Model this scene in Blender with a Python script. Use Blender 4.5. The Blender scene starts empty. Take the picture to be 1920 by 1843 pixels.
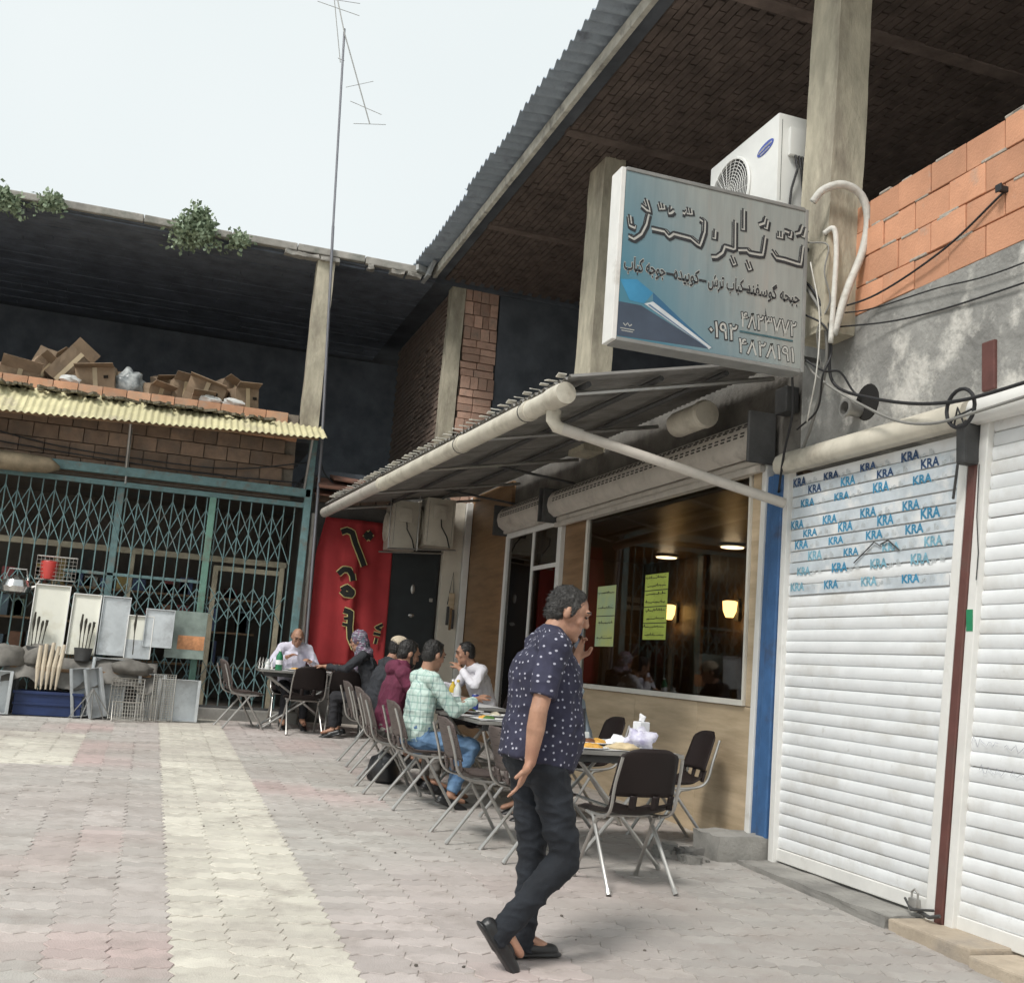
import bpy, bmesh, math, random
from mathutils import Vector, Matrix, noise
random.seed(7)
SC = bpy.context.scene
COL = SC.collection
R = math.radians

# ---------------------------------------------------------------- camera
def view_axes(yaw, pitch, roll):
    f = Vector((math.sin(yaw)*math.cos(pitch), math.cos(yaw)*math.cos(pitch), math.sin(pitch)))
    r = Vector((math.cos(yaw), -math.sin(yaw), 0)); u = r.cross(f)
    return (r*math.cos(roll)+u*math.sin(roll), u*math.cos(roll)-r*math.sin(roll), f)
cam_d = bpy.data.cameras.new('camera'); cam = bpy.data.objects.new('camera', cam_d); COL.objects.link(cam)
cr, cu, cf = view_axes(R(18.05), R(9.2), R(4.25))
cam.matrix_world = Matrix(((cr.x, cu.x, -cf.x, 0), (cr.y, cu.y, -cf.y, 0), (cr.z, cu.z, -cf.z, 1.30), (0, 0, 0, 1)))
cam_d.sensor_fit = 'HORIZONTAL'; cam_d.sensor_width = 36; cam_d.lens = 36*2000/1920
cam_d.clip_start = .05; cam_d.clip_end = 2000
SC.camera = cam

# ---------------------------------------------------------------- sky and sun (bright overcast)
SUN_EL, SUN_AZ = R(52), R(232)          # azimuth clockwise from +Y: the sun stands behind the camera to the left
world = bpy.data.worlds.new('World'); SC.world = world; world.use_nodes = True
wn, wl = world.node_tree.nodes, world.node_tree.links
bg = wn['Background']; bg.inputs[1].default_value = .1
sk = wn.new('ShaderNodeTexSky'); sk.sky_type = 'NISHITA'; sk.sun_disc = False
sk.sun_elevation = SUN_EL; sk.sun_rotation = SUN_AZ; sk.dust_density = 3; sk.air_density = 1.2
tc = wn.new('ShaderNodeTexCoord'); nz = wn.new('ShaderNodeTexNoise'); nz.inputs['Scale'].default_value = 1.6; nz.inputs['Detail'].default_value = 3
ov = wn.new('ShaderNodeMix'); ov.data_type = 'RGBA'
ov.inputs[6].default_value = (3.95, 4.4, 4.4, 1); ov.inputs[7].default_value = (5.0, 5.2, 5.15, 1)
mx = wn.new('ShaderNodeMix'); mx.data_type = 'RGBA'; mx.inputs[0].default_value = .93
wl.new(tc.outputs['Generated'], nz.inputs['Vector']); wl.new(nz.outputs['Fac'], ov.inputs[0])
wl.new(sk.outputs[0], mx.inputs[6]); wl.new(ov.outputs[2], mx.inputs[7]); wl.new(mx.outputs[2], bg.inputs[0])
sun_d = bpy.data.lights.new('sun', 'SUN'); sun = bpy.data.objects.new('sun', sun_d); COL.objects.link(sun)
sun_d.energy = 1.5; sun_d.angle = R(14); sun_d.color = (1, .97, .92)
sd = Vector((math.sin(SUN_AZ)*math.cos(SUN_EL), math.cos(SUN_AZ)*math.cos(SUN_EL), math.sin(SUN_EL)))
sun.rotation_euler = sd.to_track_quat('Z', 'Y').to_euler(); sun.location = sd*40
vs = SC.view_settings
vs.view_transform = 'Standard'; vs.look = 'None'; vs.gamma = 1; vs.use_curve_mapping = False; vs.exposure = .95
SC.render.engine = 'CYCLES'
SC.cycles.max_bounces = 6; SC.cycles.diffuse_bounces = 3; SC.cycles.glossy_bounces = 2; SC.cycles.transparent_max_bounces = 8; SC.cycles.use_adaptive_sampling = True; SC.cycles.adaptive_threshold = .035
SC.cycles.use_denoising = True; SC.cycles.sample_clamp_indirect = 6

# ---------------------------------------------------------------- materials (all procedural)
MATS = {}
def _n(nt, t, **kw):
    n = nt.nodes.new(t)
    for k, v in kw.items(): setattr(n, k, v)
    return n
def mat(name, col, rough=.7, var=.12, scale=5, bump=0, bscale=60, metal=0, col2=None, stretch=None, dirt=None, dscale=1.5, dlo=.52, dhi=.72,
        rnd=.1, emit=None, estr=0, coat=0, spec=.5, attr=None, coords='Object', dirt2=None, d2scale=6, d2lo=.5, d2hi=.8):
    if name in MATS: return MATS[name]
    m = bpy.data.materials.new(name); m.use_nodes = True; nt = m.node_tree; L = nt.links.new
    b = nt.nodes['Principled BSDF']; MATS[name] = m
    t = _n(nt, 'ShaderNodeTexCoord'); oi = _n(nt, 'ShaderNodeObjectInfo')
    mp = _n(nt, 'ShaderNodeMapping'); L(_n(nt, 'ShaderNodeNewGeometry').outputs['Position'] if coords == 'World' else t.outputs[coords], mp.inputs[0])
    if stretch: mp.inputs['Scale'].default_value = stretch
    sh = _n(nt, 'ShaderNodeVectorMath', operation='ADD'); ml = _n(nt, 'ShaderNodeMath', operation='MULTIPLY'); ml.inputs[1].default_value = 0 if coords == 'World' else 37
    L(oi.outputs['Random'], ml.inputs[0]); L(mp.outputs[0], sh.inputs[0]); L(ml.outputs[0], sh.inputs[1])
    n1 = _n(nt, 'ShaderNodeTexNoise'); n1.inputs['Scale'].default_value = scale; n1.inputs['Detail'].default_value = 6; n1.inputs['Roughness'].default_value = .62
    L(sh.outputs[0], n1.inputs['Vector'])
    rp = _n(nt, 'ShaderNodeMapRange'); rp.inputs[1].default_value = .33; rp.inputs[2].default_value = .67; L(n1.outputs['Fac'], rp.inputs[0])
    a = tuple(max(0, c*(1-var)) for c in col); c2 = col2 if col2 else tuple(min(1, c*(1+var)) for c in col)
    m1 = _n(nt, 'ShaderNodeMix', data_type='RGBA'); m1.inputs[6].default_value = (*a, 1); m1.inputs[7].default_value = (*c2, 1); L(rp.outputs[0], m1.inputs[0])
    out = m1.outputs[2]
    if attr:
        at = _n(nt, 'ShaderNodeAttribute', attribute_name=attr)
        ma = _n(nt, 'ShaderNodeMix', data_type='RGBA', blend_type='MULTIPLY'); ma.inputs[0].default_value = 1
        L(out, ma.inputs[6]); L(at.outputs['Color'], ma.inputs[7]); out = ma.outputs[2]
    if rnd:
        hs = _n(nt, 'ShaderNodeHueSaturation'); mr = _n(nt, 'ShaderNodeMapRange'); mr.inputs[3].default_value = 1-rnd; mr.inputs[4].default_value = 1+rnd
        L(oi.outputs['Random'], mr.inputs[0]); L(mr.outputs[0], hs.inputs['Value']); L(out, hs.inputs['Color']); out = hs.outputs[0]
    if dirt:
        n2 = _n(nt, 'ShaderNodeTexNoise'); n2.inputs['Scale'].default_value = dscale; n2.inputs['Detail'].default_value = 8; n2.inputs['Roughness'].default_value = .65
        L(sh.outputs[0], n2.inputs['Vector'])
        r2 = _n(nt, 'ShaderNodeMapRange'); r2.inputs[1].default_value = dlo; r2.inputs[2].default_value = dhi; L(n2.outputs['Fac'], r2.inputs[0])
        m2 = _n(nt, 'ShaderNodeMix', data_type='RGBA'); m2.inputs[7].default_value = (*dirt, 1); L(r2.outputs[0], m2.inputs[0]); L(out, m2.inputs[6]); out = m2.outputs[2]
    if dirt2:
        n4 = _n(nt, 'ShaderNodeTexNoise'); n4.inputs['Scale'].default_value = d2scale; n4.inputs['Detail'].default_value = 9; n4.inputs['Roughness'].default_value = .7; L(sh.outputs[0], n4.inputs['Vector'])
        r4 = _n(nt, 'ShaderNodeMapRange'); r4.inputs[1].default_value = d2lo; r4.inputs[2].default_value = d2hi; L(n4.outputs['Fac'], r4.inputs[0])
        m4 = _n(nt, 'ShaderNodeMix', data_type='RGBA'); m4.inputs[7].default_value = (*dirt2, 1); L(r4.outputs[0], m4.inputs[0]); L(out, m4.inputs[6]); out = m4.outputs[2]
    L(out, b.inputs['Base Color'])
    b.inputs['Roughness'].default_value = rough; b.inputs['Metallic'].default_value = metal
    b.inputs['Specular IOR Level'].default_value = spec
    if coat: b.inputs['Coat Weight'].default_value = coat
    if bump:
        n3 = _n(nt, 'ShaderNodeTexNoise'); n3.inputs['Scale'].default_value = bscale; n3.inputs['Detail'].default_value = 4
        L(sh.outputs[0], n3.inputs['Vector'])
        bp = _n(nt, 'ShaderNodeBump'); bp.inputs['Strength'].default_value = min(1, bump); bp.inputs['Distance'].default_value = .01
        L(n3.outputs['Fac'], bp.inputs['Height']); L(bp.outputs[0], b.inputs['Normal'])
    if emit:
        b.inputs['Emission Color'].default_value = (*emit, 1); b.inputs['Emission Strength'].default_value = estr
    return m
def basecol(m):            # (node tree, socket feeding the base colour)
    b = m.node_tree.nodes['Principled BSDF']; return m.node_tree, b.inputs['Base Color'], b.inputs['Base Color'].links[0].from_socket
def glass(name, tint=(.8, .82, .82), rough=.02, base=.06):
    m = bpy.data.materials.new(name); m.use_nodes = True; nt = m.node_tree; nt.nodes.clear(); L = nt.links.new
    o = _n(nt, 'ShaderNodeOutputMaterial'); mx = _n(nt, 'ShaderNodeMixShader'); tr = _n(nt, 'ShaderNodeBsdfTransparent'); gl = _n(nt, 'ShaderNodeBsdfGlossy')
    tr.inputs[0].default_value = (*tint, 1); gl.inputs['Roughness'].default_value = rough
    fr = _n(nt, 'ShaderNodeFresnel'); fr.inputs[0].default_value = 1.45
    ge = _n(nt, 'ShaderNodeNewGeometry'); iv = _n(nt, 'ShaderNodeMath', operation='SUBTRACT'); iv.inputs[0].default_value = 1; mu = _n(nt, 'ShaderNodeMath', operation='MULTIPLY')
    L(ge.outputs['Backfacing'], iv.inputs[1]); L(iv.outputs[0], mu.inputs[0]); L(fr.outputs[0], mu.inputs[1])
    L(mu.outputs[0], mx.inputs[0]); L(tr.outputs[0], mx.inputs[1]); L(gl.outputs[0], mx.inputs[2]); L(mx.outputs[0], o.inputs[0])
    MATS[name] = m; return m

# ---------------------------------------------------------------- mesh helpers
def V(*a): return Vector(a)
class MB:
    def __init__(s): s.v = []; s.f = []; s.m = []; s.cur = 0
    def add(s, vs, fs):
        o = len(s.v); s.v += [tuple(p) for p in vs]; s.f += [tuple(i+o for i in f) for f in fs]; s.m += [s.cur]*len(fs); return s
    def box(s, a, b, rot=None, piv=None):
        x0, y0, z0 = a; x1, y1, z1 = b
        vs = [V(x, y, z) for x in (x0, x1) for y in (y0, y1) for z in (z0, z1)]
        if rot:
            p = V(*piv) if piv else (V(*a)+V(*b))/2
            vs = [rot @ (q-p)+p for q in vs]
        return s.add(vs, [(0, 1, 3, 2), (4, 6, 7, 5), (0, 4, 5, 1), (2, 3, 7, 6), (0, 2, 6, 4), (1, 5, 7, 3)])
    def rbox(s, a, b, bev=.006, rot=None, piv=None):      # box with chamfered edges
        bm = bmesh.new(); bmesh.ops.create_cube(bm, size=1)
        c = (V(*a)+V(*b))/2; d = V(*b)-V(*a)
        for v in bm.verts: v.co = V(v.co.x*d.x, v.co.y*d.y, v.co.z*d.z)+c
        bmesh.ops.bevel(bm, geom=list(bm.edges), offset=min(bev, min(abs(d.x), abs(d.y), abs(d.z))*.45), segments=2, affect='EDGES', profile=.6)
        if rot:
            p = V(*piv) if piv else c
            for v in bm.verts: v.co = rot @ (v.co-p)+p
        bm.verts.index_update(); s.add([v.co.copy() for v in bm.verts], [[v.index for v in f.verts] for f in bm.faces]); bm.free(); return s
    def tube(s, pts, r, n=8, cap=True):
        pts = [V(*p) for p in pts]; rr = r if isinstance(r, (list, tuple)) else [r]*len(pts)
        vs = []; fs = []; prev = None
        for i, p in enumerate(pts):
            d = (pts[min(i+1, len(pts)-1)]-pts[max(i-1, 0)]).normalized()
            if prev is None:
                a = V(0, 0, 1) if abs(d.z) < .9 else V(1, 0, 0); u = d.cross(a).normalized()
            else: u = (prev-d*prev.dot(d)).normalized()
            prev = u; w = d.cross(u)
            for k in range(n):
                t = 2*math.pi*k/n; vs.append(p+(u*math.cos(t)+w*math.sin(t))*rr[i])
        for i in range(len(pts)-1):
            for k in range(n):
                k2 = (k+1) % n; fs.append((i*n+k, i*n+k2, (i+1)*n+k2, (i+1)*n+k))
        if cap: fs.append(tuple(reversed(range(n)))); fs.append(tuple(range((len(pts)-1)*n, len(pts)*n)))
        return s.add(vs, fs)
    def lathe(s, prof, c=(0, 0, 0), n=20, axis='Z'):       # prof: (r, h)
        c = V(*c); vs = []; fs = []
        for r, h in prof:
            for k in range(n):
                t = 2*math.pi*k/n; x, y = r*math.cos(t), r*math.sin(t)
                q = V(x, y, h) if axis == 'Z' else (V(h, x, y) if axis == 'X' else V(x, h, y)); vs.append(c+q)
        for i in range(len(prof)-1):
            for k in range(n):
                k2 = (k+1) % n; fs.append((i*n+k, i*n+k2, (i+1)*n+k2, (i+1)*n+k))
        fs.append(tuple(reversed(range(n)))); fs.append(tuple(range((len(prof)-1)*n, len(prof)*n)))
        return s.add(vs, fs)
    def prism(s, poly, o, ex, ey, ez):                    # 2-D polygon in the plane (ex, ey) at o, pushed along ez
        o, ex, ey, ez = V(*o), V(*ex), V(*ey), V(*ez); n = len(poly)
        vs = [o+ex*x+ey*y for x, y in poly]; vs += [p+ez for p in vs]
        return s.add(vs, [tuple(range(n))[::-1], tuple(range(n, 2*n))]+[(i, (i+1) % n, n+(i+1) % n, n+i) for i in range(n)])
    def grid(s, fn, nu, nv, closed=False):
        vs = [fn(i/nu, j/nv) for j in range(nv+1) for i in range(nu+1)]
        return s.add(vs, [(j*(nu+1)+i, j*(nu+1)+i+1, (j+1)*(nu+1)+i+1, (j+1)*(nu+1)+i) for j in range(nv) for i in range(nu)])
    def slab(s, fn, nrm, nu, nv, th):                     # a curved sheet with thickness
        a = [V(*fn(i/nu, j/nv)) for j in range(nv+1) for i in range(nu+1)]
        b = [p+V(*nrm)*th for p in a]; N = len(a); w = nu+1
        fs = [(j*w+i, j*w+i+1, (j+1)*w+i+1, (j+1)*w+i) for j in range(nv) for i in range(nu)]
        fs += [tuple(N+k for k in reversed(f)) for f in fs]
        rim = [i for i in range(w)]+[j*w+nu for j in range(1, nv+1)]+[nv*w+i for i in range(nu-1, -1, -1)]+[j*w for j in range(nv-1, 0, -1)]
        for k in range(len(rim)):
            p, q = rim[k], rim[(k+1) % len(rim)]; fs.append((q, p, N+p, N+q))
        return s.add(a+b, fs)
    def ell(s, c, r, ax=None, n=14, m=9):
        c = V(*c); vs = []; fs = []
        ax = ax or (V(1, 0, 0), V(0, 1, 0), V(0, 0, 1))
        for j in range(1, m):
            ph = math.pi*j/m
            for k in range(n):
                t = 2*math.pi*k/n
                vs.append(c+ax[0]*(r[0]*math.sin(ph)*math.cos(t))+ax[1]*(r[1]*math.sin(ph)*math.sin(t))+ax[2]*(r[2]*math.cos(ph)))
        for j in range(m-2):
            for k in range(n):
                k2 = (k+1) % n; fs.append((j*n+k, (j+1)*n+k, (j+1)*n+k2, j*n+k2))
        vs += [c+ax[2]*r[2], c-ax[2]*r[2]]; T = len(vs)-2
        for k in range(n):
            fs.append((T, k, (k+1) % n)); fs.append((T+1, (m-2)*n+(k+1) % n, (m-2)*n+k))
        return s.add(vs, fs)
    def capsule(s, a, b, ra, rb, wide=1., deep=1., side=None, flat0=False, flat1=False, n=14):
        a, b = V(*a), V(*b); d = (b-a); ln = d.length; d = d/ln if ln > 1e-6 else V(0, 0, 1)
        sd_ = V(*side) if side else (V(1, 0, 0) if abs(d.x) < .8 else V(0, 1, 0))
        u = (sd_-d*sd_.dot(d)).normalized(); w = d.cross(u)
        st = []
        if not flat0: st += [(a-d*(ra*math.cos(t)), ra*math.sin(t)) for t in (.15, .55, 1.05)]
        st += [(a, ra), ((a+b)/2, (ra+rb)/2), (b, rb)]
        if not flat1: st += [(b+d*(rb*math.cos(t)), rb*math.sin(t)) for t in (1.05, .55, .15)]
        vs = []; fs = []
        for p, r in st:
            for k in range(n):
                t = 2*math.pi*k/n; vs.append(p+u*(r*wide*math.cos(t))+w*(r*deep*math.sin(t)))
        for i in range(len(st)-1):
            for k in range(n):
                k2 = (k+1) % n; fs.append((i*n+k, i*n+k2, (i+1)*n+k2, (i+1)*n+k))
        fs.append(tuple(reversed(range(n)))); fs.append(tuple(range((len(st)-1)*n, len(st)*n)))
        return s.add(vs, fs)
    def mesh(s, name, mats, smooth=False):
        me = bpy.data.meshes.new(name); me.from_pydata(s.v, [], s.f)
        for m in (mats if isinstance(mats, (list, tuple)) else [mats]): me.materials.append(m)
        if len(me.materials) > 1: me.polygons.foreach_set('material_index', s.m)
        me.validate()
        bm = bmesh.new(); bm.from_mesh(me); bmesh.ops.recalc_face_normals(bm, faces=bm.faces); bm.to_mesh(me); bm.free()
        if smooth:
            me.polygons.foreach_set('use_smooth', [True]*len(me.polygons))
            if smooth != 'all': me.set_sharp_from_angle(angle=R(38))
        return me
    def build(s, name, mats, parent=None, smooth=False, loc=None, rot=None):
        return link(name, s.mesh(name, mats, smooth), parent, loc, rot)
def link(name, me, parent=None, loc=None, rot=None):
    o = bpy.data.objects.new(name, me); COL.objects.link(o)
    if parent: o.parent = parent
    if loc: o.location = loc
    if rot: o.rotation_euler = rot
    return o
def tag(o, label=None, cat=None, group=None, kind=None):
    for k, v in (('label', label), ('category', cat), ('group', group), ('kind', kind)):
        if v: o[k] = v
    return o
def thing(name, label, cat, loc=(0, 0, 0), rz=0, group=None):
    o = bpy.data.objects.new(name, None); COL.objects.link(o); o.location = loc; o.rotation_euler = (0, 0, rz); o.empty_display_size = .1
    return tag(o, label, cat, group)
def struct(o): return tag(o, kind='structure')
def stuff(o): return tag(o, kind='stuff')
def kids(o): return [c for c in bpy.data.objects if c.parent == o]
def copy_tree(o, parent=None):
    c = o.copy(); COL.objects.link(c); c.parent = parent
    for k in kids(o): copy_tree(k, c)
    return c
def gz(y): return .03*(min(y, 15.3)-5)                     # the yard rises gently away from the camera
def rz3(a): return Matrix.Rotation(a, 3, 'Z')
def rx3(a): return Matrix.Rotation(a, 3, 'X')
def ry3(a): return Matrix.Rotation(a, 3, 'Y')
# ---------------------------------------------------------------- shared materials
CONC = mat('concrete_grey', (.27, .26, .24), .9, .22, 3, .5, 45, dirt=(.12, .115, .11), dscale=1.2, dlo=.5, dhi=.75, rnd=.05)
COLM = mat('column_concrete', (.44, .40, .31), .9, .2, 9, .6, 50, dirt=(.22, .19, .15), dscale=3, dlo=.5, dhi=.72, stretch=(1, 1, .35), rnd=.06)
PLAST = mat('rough_plaster', (.27, .265, .25), .95, .3, 2.5, .9, 30, dirt=(.56, .54, .50), dscale=2.4, dlo=.50, dhi=.60, rnd=0)
SOOT = mat('dark_loft_plaster', (.098, .108, .125), .9, .3, 2, .4, 30, rnd=0)  # faint bluish veil of glare mixed into the plaster colour
LOFTB = mat('dark_loft_brick', (.16, .122, .105), .9, .3, 4, .5, 40, rnd=.25)  # dark brown tone of the loft ceiling bricks
BRICK = mat('orange_clay_block', (.60, .30, .18), .85, .12, 3, .35, 70, dirt=(.42, .33, .27), dscale=4, dlo=.6, dhi=.8, rnd=.13)
BRICKF = mat('dark_flank_brick', (.20, .145, .115), .9, .25, 5, .5, 60, dirt=(.11, .10, .09), dscale=5, dlo=.5, dhi=.75, rnd=.25)  # darker brown-grey than the pier brick
BRICKP = mat('faded_clay_brick', (.52, .33, .25), .9, .25, 5, .5, 60, dirt=(.22, .18, .15), dscale=5, dlo=.5, dhi=.75, rnd=.28)
BRICKD = mat('dusty_shaded_block', (.205, .14, .10), .9, .25, 4, .5, 60, dirt=(.12, .10, .085), dscale=2.5, dlo=.48, dhi=.72, rnd=.22)  # dusty blocks, with the shading below the yellow awning put into the colour
MORT = mat('mortar', (.20, .17, .14), .95, .2, 12, .5, 90, rnd=0)
WHITE = mat('white_paint_metal', (.74, .73, .70), .45, .05, 6, .05, 60, dirt=(.45, .42, .37), dscale=3.5, dlo=.6, dhi=.85, rnd=.03)
PVC = mat('cream_pvc', (.58, .54, .455), .5, .1, 5, .05, 40, dirt=(.33, .29, .23), dscale=3, dlo=.5, dhi=.72, rnd=.04)
HOOD = mat('greyed_white_hood', (.50, .46, .41), .5, .1, 6, .05, 40, dirt=(.25, .22, .19), dscale=4, dlo=.55, dhi=.8, rnd=.03)
BLUEP = mat('blue_paint', (.045, .12, .27), .5, .15, 8, .1, 60, dirt=(.05, .05, .07), dscale=3, dlo=.55, dhi=.75, rnd=.03)
REDP = mat('maroon_paint', (.125, .05, .042), .5, .15, 8, .1, 60, dirt=(.1, .06, .05), dscale=4, rnd=.03)
TEAL = mat('teal_paint', (.115, .20, .205), .55, .2, 9, .15, 80, dirt=(.16, .13, .105), dscale=6, dlo=.52, dhi=.72, rnd=.14)
GREENP = mat('green_post_paint', (.12, .24, .19), .5, .15, 8, .1, 60, dirt=(.12, .1, .08), dscale=5, rnd=.04)
STEEL = mat('grey_steel_tube', (.42, .41, .39), .38, .1, 8, metal=.75, dirt=(.24, .2, .16), dscale=8, dlo=.58, dhi=.8)
DARKST = mat('dark_steel', (.07, .07, .07), .6, .2, 8, .1, 60, metal=.2)
GALV = mat('galvanised_sheet', (.55, .57, .58), .42, .14, 3.5, metal=.55, dirt=(.32, .32, .32), dscale=4, dlo=.5, dhi=.75, rnd=.08)
BLACKR = mat('black_rubber', (.018, .018, .02), .6, .1, rnd=0)
CABLE = mat('black_cable', (.02, .02, .022), .55, .1, rnd=0)
GREYC = mat('grey_cable', (.22, .215, .2), .6, .1, rnd=.1)
WOOD = mat('light_wood_panel', (.51, .39, .25), .45, .16, 2.2, .12, 40, stretch=(1, .55, 5), col2=(.63, .50, .345), rnd=.04)
WOODD = mat('brown_wood_panel', (.20, .115, .055), .5, .2, 2.2, .12, 40, stretch=(1, .55, 5), col2=(.29, .175, .09), rnd=.04)
CHAIRP = mat('dark_brown_plastic', (.018, .012, .0115), .55, .12, 6, .04, 90, rnd=.12, spec=.3)
CHAIRG = mat('grey_brown_plastic', (.095, .074, .068), .5, .12, 6, .04, 90, rnd=.08, spec=.4)

# ---------------------------------------------------------------- ground: one sheet, then pavers
def gq(x0, x1, y0, y1, dz):
    return [(x0, y0, gz(y0)+dz), (x1, y0, gz(y0)+dz), (x1, y1, gz(y1)+dz), (x0, y1, gz(y1)+dz)]
m = MB()
ys = [-60, 3, 15.3, 120]
for a, b in zip(ys, ys[1:]): m.add(gq(-90, 90, a, b, -.0042), [(0, 1, 2, 3)])
GRD = mat('joint_sand_and_dirt', (.37, .335, .295), .95, .25, 6, .5, 70, rnd=0)
struct(m.build('ground', GRD))

PAV = mat('concrete_paver', (1, 1, 1), .88, .10, 7, .45, 120, attr='tint', dirt=(.345, .30, .275), dscale=.55, dlo=.46, dhi=.80, rnd=0, coords='World', dirt2=(.29, .25, .225), d2scale=3.4, d2lo=.50, d2hi=.80)
pw, ph = .25, .125
# half a zigzag along each side, so that neighbours interlock
BOT = [(0, 0), (.18, .13), (.42, -.13), (.62, .10), (.82, -.10)]
RGT = [(0, 0), (.055, .3), (-.055, .7)]
def paver_outline():
    p = [(u*pw, v*ph) for u, v in BOT]
    p += [(pw+u*pw, v*ph) for u, v in RGT]
    p += [(u*pw, (v+1)*ph) for u, v in [(1, 0)]+BOT[:0:-1]]
    p += [(0+u*pw, v*ph) for u, v in [(0, 1)]+RGT[:0:-1]]
    return p
OUT = paver_outline(); CX, CY = pw/2, ph/2
def inset(f):                                                # every side moved inwards by f
    out = []; n = len(OUT)
    for i in range(n):
        a, b, c = (V(*OUT[(i+k) % n], 0) for k in (-1, 0, 1)); e, g = (b-a).normalized(), (c-b).normalized()
        ne, ng = V(-e.y, e.x, 0), V(-g.y, g.x, 0); q = b+(ne+ng)*(f/max(.5, 1+ne.dot(ng))); out.append((q.x, q.y))
    return out
TOP, MID = inset(.0032), inset(.0011)
def tint_at(x, y):
    n = noise.noise(V(x*.7, y*.5, 3)); n2 = noise.noise(V(x*.35+9, y*.35, 7)); r = random.random()
    cream = .25 <= x < 1.0 or (x < -.5 and 10.2 < y < 12.6)
    if cream: c = (.67, .635, .55)
    else:
        k = min(1, max(0, .5+n*1.3+n2*1.1)); g = (.485, .46, .425); p = (.505, .45, .427)
        c = tuple(a*(1-k)+b*k for a, b in zip(g, p))
        red = noise.noise(V(x*.9+4, y*.9, 21))
        kr = min(1, max(0, (red-.12)/.45)); c = tuple(a*(1-kr)+b*kr for a, b in zip(c, (.53, .41, .39)))
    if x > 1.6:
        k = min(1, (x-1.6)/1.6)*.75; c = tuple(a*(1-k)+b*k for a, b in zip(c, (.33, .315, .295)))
    s = .87+.22*r
    return tuple(q*s for q in c)
def paver_mesh(cells, name, local=False):
    vs, fs, tn = [], [], []
    n = len(OUT)
    for (i, j) in cells:
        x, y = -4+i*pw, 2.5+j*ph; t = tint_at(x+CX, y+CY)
        tx, ty = random.uniform(-.006, .006), random.uniform(-.008, .008); dz = random.uniform(-.0028, .0030); ra = random.uniform(-.012, .012); jx, jy = random.uniform(-.0012, .0012), random.uniform(-.0012, .0012); o = len(vs)
        bx, by, bz = (x, y, gz(y)) if local else (0, 0, 0)
        def z(px, py, d): return gz(y+py)+d+dz+(px-CX)*tx+(py-CY)*ty-bz
        tw = lambda P: [(px+jx-(py-CY)*ra, py+jy+(px-CX)*ra) for px, py in P]
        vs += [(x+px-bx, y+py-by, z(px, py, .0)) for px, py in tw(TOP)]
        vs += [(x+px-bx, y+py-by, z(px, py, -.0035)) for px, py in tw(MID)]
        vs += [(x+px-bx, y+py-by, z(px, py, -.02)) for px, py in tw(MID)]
        F = [tuple(range(o, o+n))]
        for a in (0, n):
            F += [(o+a+k, o+a+n+k, o+a+n+(k+1) % n, o+a+(k+1) % n) for k in range(n)]
        fs += F; tn += [t]*len(F)
    me = bpy.data.meshes.new(name); me.from_pydata(vs, [], fs); me.materials.append(PAV)
    at = me.color_attributes.new('tint', 'FLOAT_COLOR', 'CORNER'); buf = []
    for p, t in zip(me.polygons, tn): buf += [t[0], t[1], t[2], 1.0]*p.loop_total
    at.data.foreach_set('color', buf); me.validate(); return me
pave = struct(bpy.data.objects.new('pavement', None)); COL.objects.link(pave)
cells = [(i, j) for i in range(33) for j in range(99)]
def cell_px(c):
    x, y = -4+c[0]*pw+CX, 2.5+c[1]*ph+CY
    q = V(x, y, gz(y)-1.3); d = q.dot(cf)
    if d < .2: return -1
    u, v = q.dot(cr)/d, q.dot(cu)/d
    if abs(u) > .48 or v < -.4608: return -1
    return 1/d
order = sorted(cells, key=lambda c: -cell_px(c)); near = order[:300]
for c in near:
    x, y = -4+c[0]*pw, 2.5+c[1]*ph
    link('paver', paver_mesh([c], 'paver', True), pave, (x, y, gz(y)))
ns = set(near)
stuff(link('far_pavers', paver_mesh([c for c in cells if c not in ns], 'far_pavers'), pave))

# litter: small stones and scraps on the paving
m = MB()
for k in range(70):
    x, y = random.uniform(-1.2, 4.1), random.uniform(4.4, 14); r = random.uniform(.003, .010)
    m.ell((x, y, gz(y)+r*.4), (r, r*random.uniform(.6, 1.3), r*.6), n=6, m=4)
stuff(m.build('gravel', mat('grit', (.12, .105, .09), .9, .4, 30)))

# threshold kerb in front of the roller shutters
def lumpy(m, a, b, n, amp, seed):                          # a rough cast block
    bm = bmesh.new(); bmesh.ops.create_cube(bm, size=1); c = (V(*a)+V(*b))/2; d = V(*b)-V(*a)
    for v in bm.verts: v.co = V(v.co.x*d.x, v.co.y*d.y, v.co.z*d.z)+c
    bmesh.ops.subdivide_edges(bm, edges=list(bm.edges), cuts=n, use_grid_fill=True)
    for v in bm.verts: v.co += noise.noise_vector(v.co*7+V(seed, 0, 0))*amp+noise.noise_vector(v.co*26+V(seed, 0, 0))*amp*.5
    bm.verts.index_update(); m.add([v.co.copy() for v in bm.verts], [[v.index for v in f.verts] for f in bm.faces]); bm.free()
STONE = mat('threshold_stone', (.42, .35, .27), .85, .18, 6, .4, 60, dirt=(.25, .22, .19), dscale=3)
k = thing('threshold_kerb', 'worn beige stone threshold kerb along the foot of the white roller shutters', 'kerb')
for i, (y0, y1, zt, xo) in enumerate(((2.6, 3.58, .035, 4.06), (3.59, 4.56, .045, 4.05), (4.57, 5.20, .07, 4.07))):
    m = MB(); m.rbox((xo, y0, gz(y0)-.05), (4.42, y1, zt), .012); m.build('kerb_stone', STONE, k)
m = MB(); lumpy(m, (4.06, 5.215, -.06), (4.42, 6.80, .078), 8, .012, 3); m.build('rough_mortar_strip', CONC, k)
b = thing('concrete_step', 'broken grey concrete step block at the foot of the blue post', 'step')
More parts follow.
